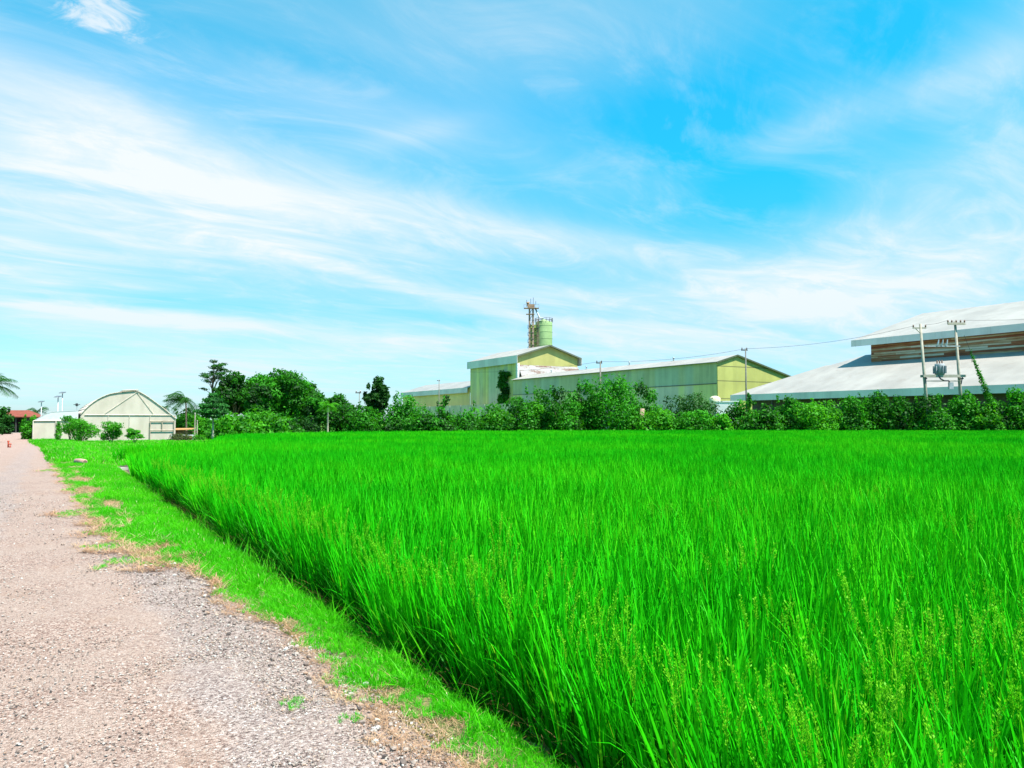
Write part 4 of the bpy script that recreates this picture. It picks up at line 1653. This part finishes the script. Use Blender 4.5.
# -- bucket elevator beside it
b = thing('bucket_elevator', P(531.5, 255), 'rusty bucket elevator tower with crossed head platform and masts left of the silo', 'elevator tower')
ZE = ZY(305, 255) - GZ
mb = MB()
for sx in (-.62, .52):
    mb.box(sx - .27, sx + .27, -.3, .3, 0, ZE)
mb.build('leg', RUST, b)
mb = MB()
for k in range(int(ZE / 2)):
    z = k * 2.0
    mb.bar((-.6, -.35, z), (.5, -.35, z + 2), .10)
    mb.bar((-.95, -.35, z), (.85, -.35, z), .10)
mb.build('bracing', STEEL_DK, b)
mb = MB()
mb.box(-2.4, 2.4, -1.0, 1.0, ZE - 1.0, ZE - .8)
for sx in (-2.4, -1.2, 0, 1.2, 2.4):
    mb.bar((sx, -1.0, ZE - .8), (sx, -1.0, ZE + .2), .06)
mb.bar((-2.4, -1.0, ZE + .2), (2.4, -1.0, ZE + .2), .06)
mb.box(-1.7, 1.0, -.9, .9, ZE - 2.9, ZE - 2.72)
mb.build('platform', RUST, b)
mb = MB()
mb.tube([(-1.2, 0, ZE - .2), (-1.2, 0, ZE + .8), (-.6, 0, ZE + 1.1)], [.6, .6, .2], 10)
mb.box(-1.2, 1.0, -.5, .5, ZE - .8, ZE + .4)
mb.build('head', plain('rusty_brown_head', (.28, .18, .12), .8, 0, .4, 1), b)
mb = MB()
for x, h in ((-1.5, 1.8), (-.2, 2.2), (.6, 2.6), (1.4, 1.4)):
    mb = MB()
    mb.tube([(x, 0, ZE + .4), (x, 0, ZE + h)], .07, 5)
    mb.build('mast', STEEL_DK, b)
mb = MB()
mb.tube([(1.2, 0, ZE - .8), (2.6, -.3, ZE - 4), (3.9, -.5, ZT + .9)], .25, 8)
mb.build('spout', STEEL_GR, b, True)

# -- greenhouse
m_net, nt, out = new_mat('greenhouse_film')
oc = objco(nt)
n1 = nt.noise(nt.mapping(oc, (.6, .6, .25)), 1.4, 6, .6)
n2 = nt.noise(oc, .5, 4, .6)
fc = nt.ramp(n1, [(.25, (.52, .45, .37)), (.55, (.68, .59, .51)), (.8, (.74, .66, .59))])
fc = nt.mix(nt.m('MULTIPLY', nt.rng(n2, .5, .7), .35), fc, c4((.60, .50, .38)))
db = nt.node('ShaderNodeBsdfDiffuse')
tb = nt.node('ShaderNodeBsdfTranslucent')
nt.l.new(fc, db.inputs[0])
nt.l.new(fc, tb.inputs[0])
ms = nt.node('ShaderNodeMixShader')
ms.inputs[0].default_value = .28
nt.l.new(db.outputs[0], ms.inputs[1])
nt.l.new(tb.outputs[0], ms.inputs[2])
nt.l.new(ms.outputs[0], out.inputs[0])
FRAME = plain('greenhouse_frame', (.58, .50, .42), .6)

b = building('greenhouse', 2.2, 75, 'large cream film-covered greenhouse with arched gable and raised ridge vent', 'greenhouse')
GW, GE, GH, GL = 7.3, 2.25, 4.3, 24.0


PROF_T = [0, .04, .08, .13, .19, .28, .37, .45, .52, .58, .64, .72, .83, .92, 1.0]
PROF_H = [.06, .25, .40, .56, .71, .86, .93, .965, .99, 1.0, .90, .71, .42, .16, -.08]


def arch(x):
    """roof line: rounded on the road side, straighter on the field side"""
    return GE - .12 + (GH - GE + .12) * float(np.interp(x / GW, PROF_T, PROF_H))


NA = 24
mb = MB()
for k in range(NA):
    x0, x1 = GW * k / NA, GW * (k + 1) / NA
    z0, z1 = arch(x0), arch(x1)
    mb.face([(x0, -.05, z0), (x1, -.05, z1), (x1, GL, z1), (x0, GL, z0)])
roofo = mb.build('roof', m_net, b, True)
sol = roofo.modifiers.new('film', 'SOLIDIFY')
sol.thickness = .03
mb = MB()
top = [(GW * k / NA, 0, arch(GW * k / NA) - .05) for k in range(NA, -1, -1)]
mb.slab([(0, 0, 0), (GW, 0, 0)] + top, (0, 1, 0), .03)
o = mb.build('end_wall', m_net, b)
fix_normals(o)
mb = MB()
mb.slab([(0, GL - .1, 0), (GW, GL - .1, 0)] + [(x, GL - .1, z) for x, _, z in top], (0, 1, 0), .03)
o = mb.build('end_wall', m_net, b)
fix_normals(o)
for x in (0, GW - .03):
    mb = MB()
    mb.box(x, x + .03, .05, GL - .12, 0, GE - .04)
    mb.build('side_wall', m_net, b)
mb = MB()
mb.bar((.3, -.05, GE), (GW - .3, -.05, GE), .045)
apex = (GW * .575, -.06, GH - .08)
mb.bar(apex, (GW * .24, -.06, GE + .1), .03)
mb.bar(apex, (GW * .76, -.06, GE + .1), .03)
for x in (.28, .5, .72):
    mb.bar((GW * x, -.05, 0), (GW * x, -.05, GE), .03)
for k in range(NA):
    x0, x1 = GW * k / NA, GW * (k + 1) / NA
    mb.bar((x0, -.09, arch(x0) + .01), (x1, -.09, arch(x1) + .01), .025)
mb.build('frame', FRAME, b)
mb = MB()
for x0, z0, x1, z1 in ((.72, .02, .72, 1.75), (.98, .02, .98, 1.75), (.72, 1.75, .98, 1.75), (.72, .95, .98, .95), (.85, .95, .85, 1.75)):
    mb.bar((GW * x0, -.10, z0), (GW * x1, -.10, z1), .06)
mb.build('door_frame', plain('door_frame_brown', (.34, .28, .22), .7), b)
mb = MB()
mb.slab([(GW * .42, -.06, GH + .03), (GW * .585, -.06, GH + .12), (GW * .585, GL, GH + .12), (GW * .42, GL, GH + .03)], (0, 0, -1), .04)
o = mb.build('ridge_vent', m_net, b)
fix_normals(o)
mb = MB()
mb.bar((GW * .42, -.11, GH + .02), (GW * .585, -.11, GH + .11), .04)
mb.bar((GW * .585, -.11, GH + .11), (GW * .585, -.11, GH - .1), .04)
mb.build('vent_frame', FRAME, b)

b = building('lean_to_greenhouse', -1.15, 75.6, 'lower cream greenhouse bay on the road side of the large greenhouse', 'greenhouse')
LW = 3.2
mb = MB()
prof = [(0, 1.75), (.35, 2.0), (.9, 2.35), (1.3, 2.50), (3.2, 2.62)]
for (x0, z0), (x1, z1) in zip(prof, prof[1:]):
    mb.face([(x0, 0, z0), (x1, 0, z1), (x1, 20, z1), (x0, 20, z0)])
roofo = mb.build('roof', plain('pale_blue_film', (.48, .51, .53), .5, 0, .08), b)
sol = roofo.modifiers.new('film', 'SOLIDIFY')
sol.thickness = .03
mb = MB()
mb.slab([(0, .03, 0), (LW, .03, 0), (LW, .03, 1.80), (0, .03, 1.72)], (0, 1, 0), .03)
o = mb.build('end_wall', m_net, b)
fix_normals(o)
mb = MB()
mb.slab([(0.0, .02, 1.72), (LW, .02, 1.80), (LW, .02, 2.58), (1.3, .02, 2.46), (.9, .02, 2.31), (.35, .02, 1.96)], (0, 1, 0), .03)
o = mb.build('gable_film', plain('pale_gable_film', (.50, .53, .54), .5, 0, .08), b)
fix_normals(o)
mb = MB()
mb.box(0, .03, .07, 20, 0, 1.72)
mb.build('side_wall', m_net, b)
mb = MB()
for x in (0, 1.6):
    mb.bar((x, -.03, 0), (x, -.03, 1.75), .06)
mb.bar((0, -.03, 1.76), (LW, -.03, 1.80), .05)
mb.build('frame', FRAME, b)

# -- shelter at the end of the road
b = thing('roadside_shelter', P(18, 112), 'small open shelter with red roof and dark interior at the end of the road', 'shelter', None, R(4))
mb = MB()
mb.prism([(-2.6, -2.0, 2.35), (2.6, -2.0, 2.35), (1.4, .3, 3.25), (-1.2, .3, 3.25)], .1)
mb.prism([(2.6, -2.0, 2.35), (2.6, 2.6, 2.35), (1.4, .3, 3.25)], .1)
mb.prism([(2.6, 2.6, 2.35), (-2.6, 2.6, 2.35), (-1.2, .3, 3.25), (1.4, .3, 3.25)], .1)
mb.prism([(-2.6, 2.6, 2.35), (-2.6, -2.0, 2.35), (-1.2, .3, 3.25)], .1)
o = mb.build('roof', REDROOF, b)
fix_normals(o)
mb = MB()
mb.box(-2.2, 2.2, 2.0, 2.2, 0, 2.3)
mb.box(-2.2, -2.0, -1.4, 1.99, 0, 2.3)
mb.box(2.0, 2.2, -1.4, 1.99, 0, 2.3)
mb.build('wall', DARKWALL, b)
mb = MB()
mb.box(-2.5, 2.5, -2.1, 2.4, -.1, .14)
mb.build('floor_slab', CONC, b)
for x in (-2.1, -.7, .7, 2.1):
    mb = MB()
    mb.box(x - .07, x + .07, -1.75, -1.61, .14, 2.34)
    mb.build('post', DARKWALL, b)
b = thing('open_pavilion', P(1, 118), 'pale gabled roof partly hidden behind bushes left of the red roof', 'pavilion', None, R(10))
mb = MB()
mb.prism([(-2.4, -1.6, 2.3), (2.4, -1.6, 2.3), (2.4, 0, 3.0), (-2.4, 0, 3.0)], .1)
mb.prism([(-2.4, 0, 3.0), (2.4, 0, 3.0), (2.4, 1.6, 2.3), (-2.4, 1.6, 2.3)], .1)
o = mb.build('roof', plain('sand_roof', (.50, .42, .26), .8), b)
fix_normals(o)
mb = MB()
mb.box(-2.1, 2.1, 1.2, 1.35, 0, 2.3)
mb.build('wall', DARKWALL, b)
for x in (-2.1, 2.0):
    mb = MB()
    mb.box(x, x + .12, -1.4, -1.28, 0, 2.34)
    mb.build('post', CONC, b)

# -- timber stack and rail beside the greenhouse
b = thing('timber_stack', P(183, 71), 'brown stack of old timber under a plank cover right of the greenhouse', 'timber stack', None, R(3))
mb = MB()
rg = random.Random(4)
for k in range(5):
    mb.box(-.85 + rg.uniform(-.1, .1), .8 + rg.uniform(-.1, .1), -.4, .4, .55 + k * .07, .60 + k * .07)
for x in (-.7, 0, .7):
    mb.box(x - .06, x + .06, -.35, .35, 0, .55)
mb.build('planks', TIMBER, b)
mb = MB()
mb.slab([(-.95, -.6, .98), (.95, -.6, 1.0), (.95, .6, 1.12), (-.95, .6, 1.1)], (0, 0, -1), .05)
o = mb.build('cover', plain('brown_boards', (.36, .20, .08), .9, 0, .35, 4), b)
fix_normals(o)
b = thing('low_rail', P(183, 69), 'low white rail before the timber stack', 'rail')
mb = MB()
mb.box(-.95, .95, -.03, .03, .48, .56)
for x in (-.9, 0, .9):
    mb.box(x - .04, x + .04, -.03, .03, 0, .479)
mb.build('rail', WHITE, b)
bush(181, 9, 433.5, 68, 'olive', 'pale variegated ground shrub under the low white rail', 'shrub', 'shrub', None, leaf=.12, n=1500)
bush(199, 5, 434, 68, 'bright', 'yellowish small shrub at the foot of the two pale posts', 'shrub', 'shrub', None, leaf=.12, n=600)
for px, yt, lb in ((195.3, 413.5, 'taller of two pale posts beside the timber stack'), (197.6, 421, 'shorter of two pale posts beside the timber stack')):
    b = thing('concrete_post', P(px, 70), lb, 'post')
    mb = MB()
    h = ZY(yt, 70) - GZ
    mb.tube([(0, 0, -.05), (0, 0, h)], [.055, .05], 8)
    mb.build('post', BARK_PALE, b)
    mb = MB()
    mb.tube([(0, 0, h), (0, 0, h + .05)], [.07, .03], 8)
    mb.build('cap', CONC, b)


# ------------------------------------------------------------------ poles, lamps, wires
def lamp(px, ytop, dep, label, head=.55):
    b = thing('street_lamp', P(px, dep), label, 'street lamp', 'lamps by the road end')
    h = ZY(ytop, dep) - GZ
    mb = MB()
    mb.tube([(0, 0, -.05), (0, 0, .4), (0, 0, h - .05)], [.09, .06, .045], 8)
    mb.build('pole', STEEL_GR, b, True)
    mb = MB()
    mb.slab([(-head, -.22, h - .02), (head, -.22, h - .02), (head, .22, h + .08), (-head, .22, h + .08)], (0, 0, -1), .06)
    o = mb.build('solar_panel', plain('panel_dark', (.10, .11, .13), .35), b)
    fix_normals(o)
    mb = MB()
    mb.box(-head * .6, head * .6, -.5, -.24, h - .12, h - .05)
    mb.build('lamp_head', GALV, b)


lamp(58, 396.5, 78, 'nearer of the two close tall lamps left of the greenhouse roof', .24)
lamp(62.3, 392.5, 84, 'taller thin lamp just right of another, left of the greenhouse roof', .25)
lamp(41.5, 401.5, 95, 'lamp before the dark palm beside the red-roofed shelter', .26)
b = thing('aerial', P(77, 88), 'small aerial on a thin mast behind the lower greenhouse bay', 'aerial')
h = ZY(403, 88) - GZ
mb = MB()
mb.tube([(0, 0, -.05), (0, 0, h)], .025, 6)
mb.build('mast', STEEL_GR, b)
mb = MB()
mb.bar((-.35, 0, h - .18), (.35, 0, h - .18), .05)
mb.bar((0, -.3, h - .25), (0, .3, h - .25), .05)
mb.tube([(-.02, 0, h - .35), (-.02, 0, h - .05)], [.10, .13], 8)
for k in range(5):
    mb.bar((-.32 + .15 * k, -.12, h - .18), (-.32 + .15 * k, .12, h - .18), .03)
mb.build('elements', STEEL_DK, b)


def simple_pole(px, ytop, dep, label, rad=.13, arm=.0, mat=CONC_POLE):
    b = thing('utility_pole', P(px, dep), label, 'utility pole')
    h = ZY(ytop, dep) - GZ
    mb = MB()
    mb.tube([(0, 0, -.1), (0, 0, h)], [rad, rad * .65], 8)
    mb.build('pole', mat, b, True)
    mb = MB()
    mb.box(-.55, .25, -.06, .06, h - .25, h - .12)
    mb.build('crossarm', STEEL_DK, b)
    for x in (-.45, .15):
        mb = MB()
        mb.tube([(x, 0, h - .12), (x, 0, h + .08), (x, 0, h + .14)], [.05, .07, .03], 8)
        mb.build('insulator', CERAMIC, b)
    return Vector((b.location.x, b.location.y, b.location.z + h))


GREYPOLE = plain('old_grey_pole', (.15, .14, .12), .9)
pA = simple_pole(600.5, 361.5, 104, 'short pole sticking up out of the hedge before the long warehouse', .13, 0, GREYPOLE)
pB = simple_pole(746.3, 348.5, 100, 'slim dark pole before the yellow-green gable', .12, 0, plain('dark_pole', (.13, .13, .12), .8))
pC = simple_pole(359.3, 391.5, 112, 'thin distant pole left of the dark upright tree', .07, 0, GREYPOLE)
pE = simple_pole(439, 380, 215, 'small pole before the low warehouse roof', .14, 0, GREYPOLE)
b = thing('climbing_plant', P(748.5, 99.3), 'green creeper clinging to the lower part of the slim pole', 'climber')
crown_mesh('foliage', [((0, 0, 2.0), (.35, .3, 1.6)), ((.05, 0, 4.0), (.32, .3, .9)), ((.02, 0, 4.9), (.2, .2, .45))], 900, .24, LEAF['mid'], b, np.random.default_rng(12))

# transformer poles
DT = 91.0


def tpole(px, ytop, dep, label, kind, lean):
    b = thing('transformer_pole', P(px, dep), label, 'power pole', 'pair of transformer poles')
    h = ZY(ytop, dep) - GZ
    mb = MB()
    mb.tube([(0, 0, -.1), (lean * h * .5, 0, h * .5), (lean * h, 0, h)], [.21, .17, .13], 10)
    mb.build('pole', CONC_POLE, b, True)
    x0 = lean * h
    if kind == 0:
        mb = MB()
        mb.box(x0 - .85, x0 + .65, -.07, .07, h - .55, h - .40)
        mb.bar((x0 - .6, -.02, h - .5), (x0, -.02, h - 1.1), .07)
        mb.build('crossarm', CONC_POLE, b)
        xs = (-.8, .6)
    else:
        for dz in (0, -.35):
            mb = MB()
            mb.box(x0 - 1.0, x0 + 1.0, -.32 + dz * .2, -.18 + dz * .2, h - .3 + dz * .4, h - .17 + dz * .4)
            mb.build('crossarm', CONC_POLE, b)
        xs = (-.95, -.5, 0, .5, .95)
    for x in xs:
        mb = MB()
        z = h - .40 if kind == 0 else h - .17
        yy = 0 if kind == 0 else -.25
        mb.tube([(x0 + x, yy, z), (x0 + x, yy, z + .12), (x0 + x, yy, z + .24), (x0 + x, yy, z + .3)], [.05, .10, .07, .03], 8)
        mb.build('insulator', CERAMIC, b, True)
    return Vector((b.location.x + x0, b.location.y, h + GZ))


t1 = tpole(928.3, 323.5, DT, 'left transformer pole with a short plain crossarm', 0, -.055)
t2 = tpole(962.8, 321, DT + .4, 'right transformer pole with a doubled crossarm full of insulators', 1, -.05)
zb = ZY(376, DT)
xa, xb = (922.5 - CX) / F_PX * DT, (965 - CX) / F_PX * DT
b = thing('transformer_platform', Vector(((xa + xb) / 2, DT, GZ)), 'concrete beam platform bolted between the two transformer poles', 'platform')
half = (xb - xa) / 2
mb = MB()
for yy in (-.32, .30):
    mb.box(-half, half, yy - .07, yy + .07, zb - GZ - .14, zb - GZ + .14)
mb.build('beam', CONC_POLE, b)
for sx in (-half + .35, half - .35):
    mb = MB()
    mb.bar((sx, -.4, zb - GZ - .3), (sx, .4, zb - GZ - .3), .12)
    mb.bar((sx - .22, -.32, zb - GZ - .95), (sx - .05, -.32, zb - GZ - .15), .09)
    mb.build('bracket', STEEL_DK, b)
mb = MB()
xx = (940 - CX) / F_PX * DT - (xa + xb) / 2
mb.tube([(xx - .3, -.3, zb - GZ + .1), (xx - .1, -.45, zb - GZ - .35), (xx + .3, -.45, zb - GZ - .55), (xx + .8, -.45, zb - GZ - .55), (xx + .95, -.45, zb - GZ - .9)], .09, 8)
mb.build('conduit', STEEL_DK, b, True)
mb = MB()
xw = (949 - CX) / F_PX * DT - (xa + xb) / 2
mb.box(xw - .24, xw + .24, -.62, -.34, zb - GZ - 1.5, zb - GZ - .75)
mb.build('fuse_box', STEEL_GR, b)
mb = MB()
mb.box(-half + .3, half - .4, -.03, .03, zb - GZ - .62, zb - GZ - .52)
mb.build('lower_bar', CONC_POLE, b)

b = thing('transformer', Vector(((940.5 - CX) / F_PX * DT, DT, zb + .143)), 'grey oil transformer with bushings on the platform between the poles', 'transformer')
mb = MB()
mb.tube([(0, 0, 0), (0, 0, .05), (0, 0, 1.15), (0, 0, 1.25)], [.40, .52, .52, .47], 20)
mb.build('tank', plain('transformer_grey', (.30, .31, .33), .45), b, True)
mb = MB()
for k in range(12):
    a = 2 * PI * k / 12
    ca, sa = math.cos(a), math.sin(a)
    mb.slab([(ca * .52, sa * .52, .15), (ca * .70, sa * .70, .15), (ca * .70, sa * .70, 1.0), (ca * .52, sa * .52, 1.0)], (-sa, ca, 0), .03)
o = mb.build('cooling_fins', plain('fin_grey', (.27, .285, .31), .5), b)
fix_normals(o)
for x in (-.28, 0, .28):
    mb = MB()
    mb.tube([(x, 0, 1.22), (x, 0, 1.34), (x, 0, 1.42), (x, 0, 1.55), (x, 0, 1.68)], [.05, .09, .06, .08, .03], 8)
    mb.build('bushing', CERAMIC, b, True)

# fuses hanging between the two poles
b = thing('fuse_rack', Vector(((944 - CX) / F_PX * DT, DT, ZY(346, DT))), 'rack of white fuse cutouts hung between the transformer poles', 'fuse rack')
mb = MB()
mb.box(-2.05, 2.0, -.05, .05, -.06, .06)
mb.build('bar', STEEL_GR, b)
for k, x in enumerate((-.6, -.1, .4)):
    mb = MB()
    mb.tube([(x, -.1, .05), (x + .06, -.12, .35), (x + .1, -.14, .75)], [.05, .075, .05], 8)
    mb.bar((x - .12, -.1, .05), (x + .10, -.16, .72), .05)
    mb.build('cutout', GALV, b)


def wire(name, pts, label, r=.014, cat='cable', sag=.6):
    mb = MB()
    for p0, p1 in zip(pts, pts[1:]):
        seg = [p0.lerp(p1, k / 14) - Vector((0, 0, sag * 4 * (k / 14) * (1 - k / 14))) for k in range(15)]
        mb.tube(seg, r, 5)
    return tag(mb.build(name, CABLE, None, True), label, cat)


wire('power_line', [pB, t1 + Vector((-.8, 0, -.25))], 'power line sagging from the slim pole to the left transformer pole', .016, sag=.55)
wire('power_line', [t1 + Vector((.55, 0, -.12)), t2 + Vector((-.95, -.25, .1))], 'short cable between the heads of the two transformer poles', .016, sag=.1)
wire('power_line', [t2 + Vector((.95, -.25, .1)), P(1180, 84, 13.6)], 'cable running right from the second transformer pole', .016, sag=.4)
wire('power_line', [pA, pB], 'power line between the short hedge pole and the slim pole', .016, sag=.5)
wire('power_line', [P(470, 128, ZY(372, 128)), pA], 'faint power line running left from the short hedge pole', .016, sag=.4)

# creeper climbing the guy wire
g0 = P(1003, 89.2)
g1 = Vector(((972.5 - CX) / F_PX * 90.0, 90.0, ZY(353, 90.0)))
b = thing('guy_creeper', g0, 'green creeper climbing a slanting guy wire, wide at the foot and thin at the top', 'climber')
rel = g1 - g0
cl = []
for k in range(18):
    t_ = .06 + .94 * k / 17
    w = .75 * (1 - t_) ** 1.1 + .10
    cl.append((tuple(rel * t_), (w, w * .7, .48)))
crown_mesh('foliage', cl, 2600, .22, LEAF['mid'], b, np.random.default_rng(21), tone_mid=.6, fill=.1)
mb = MB()
mb.tube([(0, 0, 0), tuple(rel), tuple(rel * 1.22)], .02, 5)
mb.build('wire', CABLE, b)

# ------------------------------------------------------------------ small things by the road
b = thing('log', W(.90, 30.2, .0), 'short pinkish cut log lying in the verge grass', 'log', None, R(0))
b.location = P(82, CAM_H * F_PX / (465 - HY), .03)
b.rotation_euler = (0, 0, R(-38))
mb = MB()
mb.tube([(-.36, 0, .10), (-.34, 0, .10), (.0, .01, .105), (.34, 0, .095), (.36, 0, .095)], [.075, .10, .105, .095, .07], 12)
mb.build('trunk', plain('pinkish_wood', (.42, .25, .20), .9, 0, .35, 9), b, True)
mb = MB()
mb.tube([(.355, 0, .095), (.372, 0, .095)], .07, 12)
mb.build('cut_end', plain('dark_cut', (.15, .09, .07), .9), b)
b = thing('log', P(111, CAM_H * F_PX / (466 - HY), GZ), 'pale slab lying flat in the gap between the two paddies', 'slab', None, R(-10))
b.name = 'concrete_slab'
mb = MB()
mb.box(-.55, .55, -.25, .25, -.02, .09)
mb.box(-.35, .75, -.55, -.26, -.02, .05)
mb.build('slab', CONC, b)

d = CAM_H * F_PX / (447.3 - HY)
b = thing('standpipe', P(10.3, d, .0), 'small rust-red standpipe with a side outlet at the road edge', 'standpipe')
mb = MB()
mb.tube([(-.05, 0, -.03), (-.05, 0, .30), (-.05, 0, .34)], [.045, .045, .03], 10)
mb.build('pipe', REDPAINT, b, True)
mb = MB()
mb.tube([(-.05, 0, .20), (.10, 0, .21), (.13, 0, .17)], [.035, .035, .04], 8)
mb.tube([(.06, 0, -.03), (.08, 0, .14)], [.05, .03], 8)
mb.build('outlet', REDPAINT, b, True)
mb = MB()
mb.tube([(-.05, 0, .33), (-.05, 0, .40)], [.06, .05], 10)
mb.bar((-.12, 0, .385), (.02, 0, .385), .03)
mb.build('valve', REDPAINT, b)
